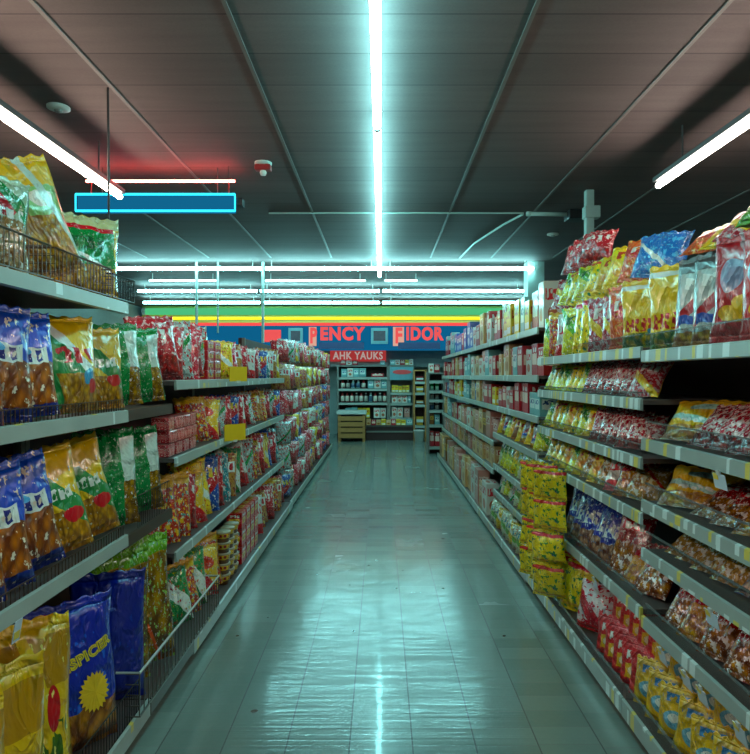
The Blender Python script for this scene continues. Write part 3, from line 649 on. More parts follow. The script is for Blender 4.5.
unit(1, .7, 2.84, [1.71, 1.31, 1.03, .81, .5, .12], XR, 1.1, 1.75, 1.95, 'shelf unit nearest the camera on the right side of the aisle', M['rail2'], 'right shelving', fences={0: ('clear', .075, .8, 2.82), 1: ('clear', .08, .8, 2.82), 2: ('clear', .08, .8, 2.82), 3: ('clear', .08, .8, 2.82), 4: ('clear', .06, .8, 2.82), 5: ('clear', .07, .8, 2.82)})
unit(1, 2.84, 4.72, [1.73, 1.49, 1.22, .965, .53, .12], XR, 1.1, 1.75, 1.95, 'right shelf unit with the yellow bags hanging at its front edge', M['rail2'], 'right shelving', fences={0: ('clear', .06, 2.86, 3.7), 1: ('clear', .03, 2.86, 4.7), 2: ('clear', .06, 2.86, 4.7), 3: ('clear', .06, 2.86, 4.7), 4: ('clear', .06, 2.86, 4.7), 5: ('clear', .06, 2.86, 4.7)})
unit(1, 4.72, 6.6, [1.97, 1.6, 1.285, 1.0, .67, .4, .1], XR, 1.1, 1.75, 2.1, 'right shelf unit with tall cartons just past the yellow bags', M['rail'], 'right shelving')
for k, (a, b) in enumerate(((6.6, 9.35), (9.35, 12.1))):
    unit(1, a, b, [1.97, 1.6, 1.285, .9, .6, .1], XR, 1.1, 1.75, 2.1, ('right carton shelf unit in the middle of the far stretch', 'last carton shelf unit on the right, at the aisle end')[k], M['rail'], 'right shelving')
# ------------------------------------------------------------------ goods
rad = math.radians
def name_of(design): return DES[design][2].replace(' ', '_')
def put(sx, design, y, z, w, h, t, yaw, lean=6, roll=0, X=1.24, place='', detail=True, kind='pillow', var=None, lim=None):
    yw = rad(yaw) * (1 if sx < 0 else -1)
    o = bag(design, (sx * X, y, z + .004), w, h, t, (rad(-lean), rad(roll), yw), detail, kind, name_of(design), var)
    o['z0'] = z + .002; o['lo'], o['hi'] = lim if lim else (.9, 1.185) if 'hanging' in place else ((1.062 if z < .2 else 1.075 if 'far left' in place else 1.182 if 'narrow' in place else XL + .022), 1.365 if 'far left' in place else 1.602) if sx < 0 else ((1.126 if z < .2 else XR + .024), 1.712)
    note(o, design, place); return o
def fill(sx, place, z, y0, y1, step, seq, w, h, t, yaw=45, lean=8, X=1.28, detail=True, kind='pillow', jit=1.):
    n = max(1, int(round((y1 - y0) / step))); st = (y1 - y0) / n
    for i in range(n):
        d = seq[i % len(seq)] if isinstance(seq, list) else R.choice(seq)
        q = R.uniform(-1, 1) * jit
        put(sx, d, y0 + st * (i + .5), z, w * R.choice((.93, 1., 1.05)), h * R.choice((.88, .95, 1.)), t, yaw + 5 * q, lean + 3 * R.uniform(-1, 1) * jit, (7 if sx < 0 else 4) * R.uniform(-1, 1) * jit, X + .012 * R.uniform(-1, 1) * jit, place, detail, kind)
Y = yat
# --- left unit by the camera
P = "on the near left top shelf"
put(-1, 'clear_pale', Y(-8, 1.25), 1.927, .24, .33, .1, 60, 6, 4, 1.25, P)
put(-1, 'clear_pale', Y(-70, 1.3), 1.927, .32, .38, .13, 62, 8, 4, 1.3, P)
put(-1, 'corn_tall', Y(56, 1.24), 1.93, .25, .45, .12, 52, 3, -20, 1.24, P, kind='sack', var=1)
put(-1, 'silver', Y(72, 1.45), 1.927, .24, .36, .1, 55, 8, -4, 1.45, P)
put(-1, 'window_green', Y(92, 1.24), 1.927, .27, .37, .12, 42, 8, 2, 1.24, P, kind='sack')
for k, (a, b, w) in enumerate(((1.5, 2.17, 'wire2'), (2.2, 2.66, 'wire'), (2.67, 2.9, 'wire3'))):
    o = empty('wire_basket', (-1.16, (a + b) / 2, 1.93)); h = .115 if k < 2 else .1
    xo = -1.157 if k < 2 else -1.155
    wob(wires(xo, a, b, 1.941, 1.941 + h, .026, .0013, -.1), 'wire_grid', M[w], o)
    wob(MB().tube([(xo - .12, a, 1.941 + h), (xo, a, 1.941 + h), (xo, b, 1.941 + h), (xo - .12, b, 1.941 + h)], .004, 6), 'rim', M[w], o)
    tag(o, ('pale wire basket on the left top shelf, the one by the camera', 'brown wire basket on the left top shelf under the tall corn bag', 'small black wire basket at the end of the left top shelf')[k], 'basket')
P = "on the near left second shelf"
put(-1, 'pretzel', Y(-42, 1.24), 1.442, .27, .39, .12, 62, 6, 2, 1.24, P)
put(-1, 'pretzel', Y(-6, 1.24), 1.442, .26, .39, .12, 60, 6, 3, 1.24, P)
put(-1, 'pretzel', Y(27, 1.24), 1.442, .25, .37, .11, 60, 6, -4, 1.24, P)
put(-1, 'corn_big', Y(67, 1.24), 1.442, .34, .385, .12, 72, 6, -2, 1.24, P)
put(-1, 'corn_yg', Y(102, 1.26), 1.442, .23, .37, .1, 55, 6, -2, 1.26, P)
P = 'high in the narrow left unit'
put(-1, 'green_edge', Y(129, 1.22), 1.442, .27, .4, .13, 38, 4, -4, 1.26, P)
put(-1, 'green_edge', Y(154, 1.22), 1.442, .27, .4, .12, 36, 4, -5, 1.25, P)
P = "on the near left third shelf"
put(-1, 'pretzel', Y(-40, 1.24), .882, .27, .42, .12, 60, 8, -3, 1.24, P)
put(-1, 'pretzel', Y(-4, 1.24), .882, .26, .42, .12, 58, 8, -4, 1.24, P)
put(-1, 'pretzel', Y(32, 1.24), .882, .26, .42, .12, 58, 8, -9, 1.24, P)
put(-1, 'corn_yg', Y(64, 1.24), .882, .25, .42, .12, 55, 8, -10, 1.24, P)
put(-1, 'corn_yg', Y(94, 1.24), .882, .25, .43, .12, 55, 8, -11, 1.24, P)
P = 'midway in the narrow left unit'
put(-1, 'green_edge', Y(126, 1.22), .862, .28, .47, .12, 36, 4, -4, 1.27, P)
put(-1, 'green_edge', Y(152, 1.22), .862, .28, .45, .12, 36, 4, -5, 1.26, P)
P = "on the near left bottom shelf"
put(-1, 'family_badge', Y(-62, 1.15), .142, .42, .56, .17, 62, 5, 0, 1.15, P, kind='sack')
put(-1, 'family_badge', Y(-8, 1.15), .142, .38, .57, .17, 50, 5, 0, 1.15, P, kind='sack')
put(-1, 'family_yellow', Y(27, 1.22), .142, .27, .6, .15, 46, 5, 0, 1.2, P, kind='sack')
nv = put(-1, 'navy', Y(88, 1.13), .142, .36, .58, .12, 54, 5, 0, 1.18, P, kind='sack', var=0)
put(-1, 'navy_side', Y(112, 1.2), .142, .32, .57, .12, 24, 4, 0, 1.22, P, kind='sack')
# lettering and the smiling-sun print on the navy bag (lying on the bag's own front)
pou = [c for c in nv.children if c.name.startswith('pouch')][0]
def on_front(mb_or_me, name, mat, lift=.004):
    """press flat print onto the pouch's front surface, keeping its x and z"""
    me = mb_or_me; src = pou.data
    from mathutils.bvhtree import BVHTree
    bv = BVHTree.FromPolygons([v.co for v in src.vertices], [tuple(p.vertices) for p in src.polygons])
    for v in me.vertices:
        h = bv.ray_cast(Vector((v.co.x, -1, v.co.z)), Vector((0, 1, 0)))
        v.co.y = (h[0].y if h[0] else -.05) - lift - (.002 if v.co.y < 0 else 0)
    me.materials.append(mat); o = link(name, me, pou); return o
def flat_text(s, size, cx, cz, ang, bold):
    me = text_mesh(s, size, .001, bold)
    for v in me.vertices:
        x, y, z = v.co; ca, sa = math.cos(ang), math.sin(ang)
        v.co = Vector((cx + (x * ca - y * sa), -z, cz + (x * sa + y * ca)))
    return me
on_front(flat_text('ISPICER', .054, .046, .37, .28, .0035), 'letter_outline', M['ink'], .003)
on_front(flat_text('ISPICER', .054, .046, .37, .28, -.002), 'lettering', M['navy'], .005)
sm = MB(); n = 22; sm.v.append((.055, 0, .225))
for k in range(2 * n):
    a = PI * k / n; r = .062 if k % 2 else .078; sm.v.append((.055 + r * math.cos(a) * .85, 0, .225 + r * math.sin(a)))
for k in range(2 * n): sm.f.append((0, 1 + k, 1 + (k + 1) % (2 * n))); sm.uv.append(((0, 0),) * 3)
on_front(sm.mesh('sun_print', None), 'sun_print', M['sun'], .006)
P = 'low in the narrow left unit'
put(-1, 'clear_green', Y(117, 1.24), .142, .31, .64, .14, 40, 2, 0, 1.24, P, kind='sack')
put(-1, 'clear_green', Y(150, 1.16), .142, .31, .64, .14, 40, 2, -3, 1.16, P, kind='sack')
o = empty('wire_basket', (-1.03, 3.0, .1))
wob(wires(-1.02, 2.62, 3.9, .16, .34, .05, .0022, -.06), 'wire_grid', M['wire2'], o)
wob(MB().tube([(-1.12, 2.62, .345), (-1.02, 2.62, .345), (-1.02, 3.9, .345), (-1.12, 3.9, .345)], .005, 6), 'rim', M['white'], o)
tag(o, 'long low steel wire basket at floor level along the left shelves', 'basket')
# --- left units in the middle
CM = ['red_candy', 'silver', 'pink_red', 'red_candy', 'white_red', 'multi', 'silver', 'yellow_red']
P = 'on the mid left top shelf'
fill(-1, P, 1.572, 3.47, 4.35, .155, ['red_candy', 'red_candy', 'silver', 'pink_red', 'red_candy', 'silver'], .27, .36, .1, 38, 6, 1.29)
fill(-1, P, 1.572, 4.75, 7.2, .2, ['yellow_top', 'pink_red', 'tan', 'red_candy', 'white_red', 'red_candy', 'silver', 'blue_red', 'teal_bag', 'white_red', 'tan'], .26, .32, .1, 38, 10, 1.27)
for k in range(2):
    for j in range(4):
        o = box_pack('red_pack', (-1.2, 4.37 + .185 * k + .005, 1.574 + .068 * j), .17, .066, .16, rad(90), 'biscuit_pack', True); note(o, 'red_pack', 'stacked on the mid left top shelf')
P = 'on the mid left second shelf'
for i in range(4):
    for j in range(3):
        o = box_pack('red_block', (-1.19 - .0 * j, 3.53 + .135 * i + .03 * (j % 2), 1.145 + .075 * j), .12, .072, .1, rad(90 + R.uniform(-8, 8)), 'candy_block', True); note(o, 'red_block', 'piled on the mid left second shelf')
fill(-1, P, 1.142, 4.12, 7.2, .17, ['multi', 'yellow_red', 'red_candy', 'silver', 'red_candy', 'blue_red', 'red_candy', 'white_red', 'red_candy', 'silver', 'multi', 'tan'], .24, .31, .08, 40, 12, 1.27)
P = 'on the mid left third shelf'
fill(-1, P, .612, 3.48, 7.2, .18, ['multi', 'multi', 'red_candy', 'yellow_red', 'yellow_top', 'blue_red', 'red_candy', 'teal_bag', 'tan', 'green_white', 'red_candy', 'white_red', 'silver'], .27, .4, .1, 42, 12, 1.28)
P = 'on the mid left bottom shelf'
fill(-1, P, .122, 3.55, 4.35, .17, ['green_white', 'multi', 'green_white', 'yellow_red', 'multi'], .25, .37, .1, 45, 10, 1.2)
for k in range(3):
    for j in range(5):
        o = turned('yellow_tub', (-1.13, 4.42 + .125 * k, .123 + .075 * j), [(.0, 0), (.045, 0), (.056, .055), (.056, .062)], 'tub', M['brass'], [(.058, .062), (.058, .072), (.001, .073)], 'lid'); note(o, 'yellow_tub', 'stacked near the floor')
for k in range(4):
    for j in range(3):
        o = box_pack('red_pack', (-1.09, 4.93 + .165 * k, .124 + .137 * j), .15, .134, .12, rad(90), 'biscuit_pack', True); note(o, 'red_pack', 'stacked upright near the floor')
fill(-1, P, .122, 5.65, 7.2, .2, ['white_red', 'multi', 'tan', 'red_candy'], .25, .36, .1, 45, 10, 1.2)
for k, (yy, z, w, h) in enumerate(((4.62, 1.57, .17, .10), (4.52, 1.14, .2, .11))):
    o = empty('price_card', (-1.065, yy, z)); a = MB().box((-w / 2, -.004, -.01), (w / 2, 0, h)).obj('card', M['yel'], o); b = MB().box((-.02, -.006, -.02), (.02, .004, -.005)).obj('clip', M['white'], o)
    o.rotation_euler = (0, 0, rad(55)); tag(o, f'bright yellow price card on the edge of the left middle {("top", "second")[k]} shelf', 'price card')
# --- far left, tightly packed
FL = ('red_candy', 'red_candy', 'white_red', 'red_candy', 'tan', 'multi', 'silver', 'pink_red', 'pink_red', 'yellow_top', 'red_candy', 'blue_red', 'tan')
for z, nm in ((1.762, 'top'), (1.432, 'second'), (1.102, 'third'), (.772, 'fourth'), (.442, 'fifth'), (.122, 'bottom')):
    fill(-1, f'on the far left {nm} shelf', z, 7.36, 13.5, .27, FL, .27, .31, .11, 48, 3, 1.2, False, jit=1.4)
# --- right unit by the camera
P = "on the near right top shelf"
for px, d, w, h, yw in ((652, 'stripe', .27, .38, 52), (682, 'grey_panel', .25, .37, 55), (707, 'grey_panel', .24, .37, 55), (738, 'big_red', .29, .39, 60), (778, 'big_red', .29, .39, 60)):
    put(1, d, Y(px, 1.3), 1.712, w, h, .11, yw, 4, R.uniform(-2, 2), 1.3, P)
P = 'lying atop the near right bags'
for px, d, dz, X in ((672, 'orange_red', .03, 1.36), (700, 'yellow_plain', .02, 1.36), (722, 'red_silver', .03, 1.36), (752, 'green_yellow', .05, 1.36), (790, 'green_yellow', .05, 1.36)):
    put(1, d, Y(px, X), 2.09 + dz, .2, .24, .09, 58, 55, R.uniform(-5, 5), X, P)
P = "on the near right second shelf"
put(1, 'noodle_yellow', Y(664, 1.29), 1.315, .3, .25, .14, 52, 48, 0, 1.29, P)
for k, px in enumerate((692, 716, 744, 778)):
    put(1, 'noodle_red', Y(px, 1.29), 1.315, .21, .26, .1, 62, 52, 0, 1.29, P)
P = "on the near right third shelf"
put(1, 'noodle_yellow', Y(668, 1.29), 1.035, .3, .24, .13, 52, 52, 0, 1.29, P)
for d, px in (('red_brown', 695), ('red_brown', 720), ('amber_red', 748), ('red_brown', 780)):
    put(1, d, Y(px, 1.29), 1.035, .18, .24, .08, 65, 62, 0, 1.29, P)
P = "on the near right fourth shelf"
for d, px in (('noodle_clear', 652), ('noodle_clear', 672), ('noodle_clear', 694), ('noodle_clear', 720), ('blue_white', 750), ('blue_white', 784)):
    put(1, d, Y(px, 1.29), .815, .165, .25, .08, 68, 58, 0, 1.29, P)
P = "on the near right fifth shelf"
for d, px in (('red_brown', 672), ('amber_red', 690), ('red_brown', 714), ('red_brown', 742), ('red_brown', 776)):
    put(1, d, Y(px, 1.29), .505, .19, .25, .09, 62, 42, 0, 1.29, P)
for d, px in (('amber_red', 635), ('red_brown', 648)): put(1, d, Y(px, 1.29), .535, .19, .25, .09, 62, 42, 0, 1.29, "on the second right fifth shelf")
P = "in the near right bottom tray"
for row in range(2):
    for k in range(5):
        put(1, 'red_sachet' if k > 2 or row else 'red_sachet', 3.28 - .11 * (4 - k) + .0, .122 + .145 * row, .14, .2, .05, 48, 12, 0, 1.2 + .08 * row, P)
for row in range(2):
    for k in range(9):
        put(1, 'mascot', 2.76 - .125 * k, .122 + .135 * row, .16, .2, .06, 48, 14, R.uniform(-4, 4), 1.2 + .09 * row, P)
# --- second right unit
P = "on the second right top shelf"
TS = ['stripe', 'orange_red', 'red_silver', 'red_silver', 'gummy', 'gummy', 'lime', 'white_red', 'multi', 'lime']
fill(1, P, 1.732, 2.95, 4.7, .175, TS, .24, .34, .1, 50, 4, 1.3)
P = 'in the second right upper layer'
fill(1, P, 2.085, 3.0, 4.7, .19, ['sky', 'orange_red', 'yellow_plain', 'yellow_plain', 'gummy', 'lime', 'gummy', 'lime', 'red_silver'], .26, .28, .1, 50, 24, 1.36)
P = 'heaped highest on the second right'
for yy, zz in ((4.25, 2.36), (4.45, 2.36), (4.68, 2.34)): put(1, 'red_candy', yy, zz, .26, .24, .1, 50, 20, R.uniform(-4, 4), 1.44, P)
P = "on the second right second shelf"
fill(1, P, 1.495, 2.95, 4.68, .115, ['red_silver', 'noodle_red', 'noodle_red', 'noodle_red', 'noodle_red', 'noodle_red', 'noodle_red', 'lime', 'gummy', 'gummy', 'lime', 'lime', 'lime', 'gummy', 'lime'], .17, .22, .06, 50, 34, 1.27)
P = "on the second right third shelf"
fill(1, P, 1.225, 2.98, 4.68, .13, ['noodle_red', 'noodle_red', 'noodle_red', 'noodle_red', 'noodle_red', 'yellow_plain', 'lime', 'gummy', 'yellow_plain', 'lime', 'gummy', 'yellow_plain', 'lime'], .18, .22, .07, 50, 30, 1.27)
P = "on the second right fourth shelf"
fill(1, P, .97, 2.98, 4.68, .14, ['noodle_clear', 'amber_red', 'white_red', 'noodle_clear', 'yellow_plain', 'noodle_clear', 'yellow_plain', 'lime', 'yellow_plain', 'gummy', 'gummy', 'gummy'], .19, .23, .08, 50, 38, 1.27)
P = "on the second right fifth shelf"
fill(1, P, .535, 3.22, 4.2, .16, ['red_brown', 'blue_white', 'blue_white', 'blue_white', 'blue_white', 'blue_white', 'amber_red'], .24, .36, .1, 55, 26, 1.29)
P = "on the second right bottom shelf"
put(1, 'shiny_white', 3.55, .125, .3, .27, .16, 52, 18, 0, 1.24, P)
for k in range(3): put(1, 'gummy', 3.85 + .17 * k, .125, .24, .3, .1, 48, 14, R.uniform(-6, 6), 1.2, P)
P = 'hanging off the second right edge'
for j in range(4):
    for k in range(3):
        put(1, 'gummy', 3.95 + .2 * k + R.uniform(-.02, .02), .2 + .2 * j + R.uniform(-.015, .015), .23, .205, .1, 42 + R.uniform(-7, 7), -2, R.uniform(-8, 8), 1.075 + .04 * (k % 2), P)
# --- cartons further along the right
def cartons(sx, place, z, y0, y1, seq, ws, h, X, layers=1, detail=False, t=.14):
    y = y0
    while y < y1 - ws[0]:
        w = min(R.uniform(*ws), y1 - y); d = R.choice(seq); w2 = round(w, 1) if w > .2 else round(w, 2)
        hh = round(h * R.choice((.72, .85, 1.)), 2); 
        for l in range(layers):
            o = box_pack(d, (sx * (X + R.choice((0, .01, .03))), y + w / 2, z + .003 + (hh + .001) * l), min(w2, w) - .008, hh, t, rad(90 if sx < 0 else -90), 'carton', detail); note(o, d, place)
        y += w + .004
UP, LO = ('c_red', 'c_red', 'c_white', 'c_tan', 'c_teal', 'c_white', 'c_yellow'), ('c_tan', 'c_pink', 'c_tan', 'c_pink', 'c_white', 'c_brown')
for z, nm, seq, h, ly in ((1.97, 'top', ('c_red', 'c_white', 'c_yellow', 'c_teal'), .36, 1), (1.6, 'second', ('c_red', 'c_red', 'c_white', 'c_tan', 'c_teal'), .31, 1), (1.285, 'third', ('c_red', 'c_white', 'c_teal', 'c_brown'), .25, 1)):
    cartons(1, f'on the third right {nm} shelf', z, 4.76, 6.56, seq, (.15, .22), h, 1.22, ly, True)
fill(1, 'on the third right fourth shelf', 1.003, 4.8, 6.5, .17, ['lime', 'grey_panel', 'yellow_plain', 'grey_panel', 'yellow_plain', 'c_brown', 'yellow_plain'], .2, .24, .08, 50, 24, 1.28)
fill(1, 'on the third right fifth shelf', .673, 4.8, 6.5, .16, ['gummy', 'lime', 'lime', 'lime', 'cup_pale', 'lime'], .2, .28, .08, 50, 20, 1.28)
fill(1, 'on the third right sixth shelf', .403, 4.8, 6.5, .16, ['lime', 'cup_pale', 'silver', 'cup_pale'], .19, .22, .08, 50, 20, 1.28)
fill(1, 'on the third right bottom shelf', .103, 4.8, 6.55, .14, ['yellow_top', 'cup_pale', 'cup_pale', 'cup_pale'], .17, .225, .09, 60, 8, 1.18)
for z, nm, seq, h in ((1.97, 'top', ('c_white', 'c_red', 'c_tan', 'c_teal', 'c_blue'), .38), (1.6, 'second', UP, .3), (1.285, 'third', UP + ('c_blue',), .26), (.9, 'fourth', LO + ('c_red', 'c_teal'), .3), (.6, 'fifth', LO, .24), (.1, 'bottom', LO + ('c_tan', 'c_pink'), .4)):
    cartons(1, f'on the far right {nm} shelf', z, 6.64, 12.06, seq, (.22, .34), h, 1.22 if nm != 'bottom' else 1.13)
# --- tags hanging off the right shelf edges
for k, (px, X, z, lab) in enumerate(((662, 1.18, .45, 'fourth'), (686, 1.18, .45, 'third'), (702, 1.18, .45, 'second'), (740, 1.18, .45, 'first'))):
    yy = Y(px, X); o = empty('price_tag', (X - .006, yy, z)); MB().box((-.001, -.035, -.06), (.001, .035, 0)).obj('card', M['sticker'], o); MB().box((-.0025, .0, -.02), (-.001, .03, .0)).obj('price_sticker', M['lemon'], o); MB().box((-.003, -.01, -.005), (.004, .01, .012)).obj('clip', M['white'], o)
    o.rotation_euler = (0, rad(-14), 0); tag(o, f'{lab} white price tag from the camera hanging below the right fifth shelf', 'price tag')
for px, z, nm in ((712, .76, 'fourth'), (720, 1.26, 'second'), (595, .48, 'yellow-bag unit fifth')):
    yy = Y(px, 1.18); o = empty('price_tag', (1.174, yy, z)); MB().box((-.001, -.04, -.055), (.001, .04, 0)).obj('card', M['sticker'], o); MB().box((-.0025, .005, -.022), (-.001, .035, .0)).obj('price_sticker', M['lemon'], o); MB().box((-.003, -.01, -.005), (.004, .01, .012)).obj('clip', M['white'], o)
    o.rotation_euler = (0, rad(-12), 0); tag(o, f'white price tag hanging below the right {nm} shelf', 'price tag')
o = empty('price_tag', (-1.128, Y(19, 1.128), .84)); MB().box((-.001, -.02, -.07), (.001, .02, 0)).obj('card', M['sticker'], o); MB().box((.001, -.015, -.06), (.002, .015, -.035)).obj('price_sticker', M['lemon'], o); o.rotation_euler = (0, rad(10), 0)
tag(o, 'pale price tag hanging below the left third shelf', 'price tag')
# ------------------------------------------------------------------ the far end
def fx(px, y): return (px - VX) * y / F
def fz(py, y): return EYE + (VY - py) * y / F
yb = 15.3
o = empty('shop_fascia', (-1, yb, 2.27))
wob(MB().box((-5.8, yb, fz(350, yb)), (4.6, yb + .35, fz(325.5, yb))), 'board', M['fblue'], o)
for a, b in ((319, 364), (398, 440)): wob(MB().prism([(yb, 0)], 0, 0) if False else MB().box((fx(a, yb), yb - .05, fz(349, yb)), (fx(b, yb), yb, fz(342.5, yb))), 'navy_strip', M['navy'], o)  # dark blue lower part of the fascia, below the words
for a, b in ((309, 316.5), (393, 404)): wob(MB().box((fx(a, yb), yb - .03, fz(346, yb)), (fx(b, yb), yb, fz(327, yb))), 'letter_plate', M['fpale'], o)
for s, px, py, hh, sx in (('P', 313.5, 336.5, .52, .62), ('ENCY', 342, 334.5, .43, .9), ('F', 398.5, 336.5, .52, .75), ('IDOR', 424, 334.5, .43, .8)):
    lettering(s, hh, .03, M['fcoral'], o, (fx(px, yb) + 1, -.06, fz(py, yb) - 2.27), (PI / 2, 0, 0), .018, sx)
for a, b, rd in ((371, 388, False), (288.5, 303, False), (264, 281, True)):
    f = wob(MB().box((fx(a, yb), yb - .05, fz(344 if not rd else 342, yb)), (fx(b, yb), yb, fz(328 if not rd else 330, yb))), 'sign_frame', M['fcoral'] if rd else M['tealed'], o, bevel=.01)
    if not rd: q = MB().box((fx(a + 2.5, yb), yb - .06, fz(341, yb)), (fx(b - 2.5, yb), yb - .04, fz(331, yb))).obj('picture', M['pic'], None); q.parent = f
tag(o, 'long blue shop fascia with big coral letters across the far wall', 'fascia')
for nm, mt, py, r, yy in (('green', 'ngreen', 311.5, .085, 15.2), ('yellow', 'nyel', 318.2, .03, 15.2), ('red', 'nred2', 324.2, .036, 15.22)):
    o = empty('neon_strip', (-.6, yy, fz(py, yy))); z = fz(py, yy)
    wob(MB().tube([(-5.8, yy, z), (4.8, yy, z)], r, 8), 'glass_tube', M[mt], o, smooth=True)
    for x in (-5, -2.5, 0, 2.5): wob(MB().box((x - .01, yy, z + r * .5), (x + .01, yy + .1, z + r * .5 + .02)), 'wall_mount', M['house'], o)
    for x in (-5.8, 4.8): wob(MB().tube([(x - .04, yy, z), (x + .04, yy, z)], r * 1.1, 8), 'end_cap', M['white'], o)
    tag(o, f'long {nm} neon strip running along the far wall above the fascia', 'neon light')
struct('trim_11', MB().box((-5.9, 15.3, 2.91), (4.9, 15.36, CEIL)), plain('olive_lit_band', (150, 165, 70), .5))  # olive colour paints in the yellow strip's light on the wall
struct('trim_12', MB().box((-5.9, 16.45, fz(367, 16.45)), (4.9, 16.55, 2.26)), M['grey'])
y2 = 16.35
o = empty('wall_poster', (fx(358, y2), y2, fz(356, y2))); wob(MB().box((fx(330, y2), y2, fz(361.5, y2)), (fx(386, y2), y2 + .04, fz(350.5, y2))), 'board', M['poster'], o)
lettering('AHK YAUKS', .27, .012, M['pletter'], o, (0, -.015, 0), (PI / 2, 0, 0), .008, .82); tag(o, 'long red poster with white writing under the blue fascia', 'poster')
y3 = 16.0
def boxrow(y, place, pxs, pz0, pz1, designs, t=.25, detail=False):
    z0, z1 = fz(pz0, y), fz(pz1, y)
    for k in range(len(pxs) - 1):
        x0, x1 = fx(pxs[k], y), fx(pxs[k + 1], y); d = designs[k % len(designs)]
        if d is None: continue
        o = box_pack(d, ((x0 + x1) / 2, y + R.uniform(0, .04), z0 + .004), x1 - x0 - .012, (z1 - z0) * R.choice((.92, 1.)), t, 0, 'carton', detail); note(o, d, place)
def jars(y, place, px0, px1, pz0, h, r, designs, tall=False):
    x0, x1 = fx(px0, y), fx(px1, y); n = int((x1 - x0) / (2 * r + .015))
    prof = [(.0, 0), (r, 0), (r, h * .6), (r * .45, h * .8), (r * .4, h * .9)] if tall else [(.0, 0), (r, 0), (r, h * .8), (r * .8, h * .88)]
    top = prof[-1]
    for k in range(n):
        d = R.choice(designs); o = turned(d, (x0 + (k + .5) * (x1 - x0) / n, y + .08, fz(pz0, y) + .004), prof, name_of(d), M['redp'] if d == 'jar_red' else M['white'], [(top[0] * 1.1, top[1]), (top[0] * 1.1, h), (.001, h)], 'lid'); note(o, d, place)
def rack(name, label, x0, x1, y, levels, top, depth, mat, panel, cat='shelf unit', group=None):
    o = empty(name, ((x0 + x1) / 2, y + depth / 2, 0))
    for x in (x0, x1 - .04): wob(MB().box((x, y, 0), (x + .04, y + depth, top)), 'side_panel', mat, o)
    wob(MB().box((x0 + .04, y + depth - .03, 0), (x1 - .04, y + depth, top)), 'back_panel', panel, o)
    for z in levels:
        s = wob(MB().box((x0 + .04, y + .01, z - .03), (x1 - .04, y + depth - .03, z)), 'shelf', M['tealed'], o); q = MB().box((x0 + .04, y - .005, z - .05), (x1 - .04, y + .01, z + .01)).obj('price_rail', M['rail'], None); q.parent = s
    wob(MB().box((x0, y, top), (x1, y + depth, top + .03)), 'top_panel', mat, o)
    tag(o, label, cat, group); return o
ya = 15.8
rack('bottle_rack', 'wide bottle rack on the far wall behind the wooden crate', fx(337, ya), fx(388.5, ya), ya, [fz(377.5, ya), fz(389, ya), fz(403, ya), fz(427, ya)], fz(366.5, ya), .5, M['upright'], M['dark'])
struct('trim_13', MB().box((fx(337, ya), ya - .01, .0), (fx(414, ya), ya + .02, fz(433, ya))), M['dark'])
rack('display_cabinet', 'tall far cabinet with a pale header and red oval', fx(388.8, ya), fx(414, ya), ya, [fz(393, ya), fz(403.5, ya), fz(418, ya), fz(427, ya)], fz(366.5, ya), .5, M['upright'], M['grey'], 'cabinet')
hd = empty('header_sign', (fx(401, ya), ya - .03, fz(372, ya))); wob(MB().box((fx(390, ya), ya - .03, fz(380, ya)), (fx(413, ya), ya - .008, fz(367, ya))), 'panel', M['tealed'], hd)
ov = MB(); cx, cz = fx(402, ya), fz(372, ya)
for k in range(24): ov.v.append((cx + .24 * math.cos(2 * PI * k / 24), ya - .04, cz + .06 * math.sin(2 * PI * k / 24)))
ov.v += [(a, ya - .03, c) for a, b, c in ov.v]
ov.f.append(tuple(range(24))); ov.uv.append(((0, 0),) * 24)
for k in range(24): ov.f.append((k, 24 + k, 24 + (k + 1) % 24, (k + 1) % 24)); ov.uv.append(((0, 0),) * 4)
wob(ov, 'oval_badge', M['coral'], hd); tag(hd, 'pale header sign with red oval on the far cabinet', 'sign')
S = ya + .06
boxrow(S, 'on the far rack, top shelf', [341, 347, 353, 359, 366], 377, 368.5, ['c_teal', 'c_white', 'c_teal', 'c_teal']); boxrow(S, 'on the far rack, top shelf', [371, 384], 377, 373.5, ['c_red'])
jars(S, 'on the far rack, second shelf', 340, 366, 388.5, .2, .055, ('jar_pale', 'jar_dark', 'jar_pale', 'jar_red'), True); boxrow(S, 'on the far rack, second shelf', [367.5, 374, 381, 387], 388.5, 379.5, ['c_teal', 'c_white', 'c_teal'])
jars(S, 'on the far rack, third shelf', 340, 387, 402.5, .24, .05, ('jar_red', 'jar_dark', 'jar_red', 'jar_pale'), True)
boxrow(S, 'on the far rack, lower shelf', [339, 345, 351, 357.5, 362, 366, 370, 373.5, 380, 386], 418, 407.5, [None, 'c_teal', 'c_teal', 'c_yellow', 'c_yellow', 'c_yellow', None, 'c_white', 'c_white'], .3)
o = empty('produce_ledge', (fx(382, 15.6), 15.6, 0)); wob(MB().box((fx(366, 15.4), 15.4, fz(427, 15.4)), (fx(414, 15.4), 15.78, fz(425.5, 15.4))), 'ledge', M['deck'], o); wob(MB().box((fx(366, 15.4), 15.43, 0), (fx(414, 15.4), 15.75, fz(427.2, 15.4))), 'plinth', M['dark'], o)
wob(MB().box((fx(366, 15.4), 15.39, fz(432.5, 15.4)), (fx(414, 15.4), 15.43, fz(431, 15.4))), 'bumper_rail', M['upright'], o); tag(o, 'low display ledge with dark plinth below the far racks', 'ledge')
boxrow(15.42, 'on the low far ledge', [366, 371, 376, 381, 386, 391, 396, 401, 406, 413], 425.4, 419.5, ['c_tan', 'c_red', 'c_tan', 'c_yellow', 'c_tan', 'c_red', 'c_yellow', 'c_yellow', 'c_teal'], .22)
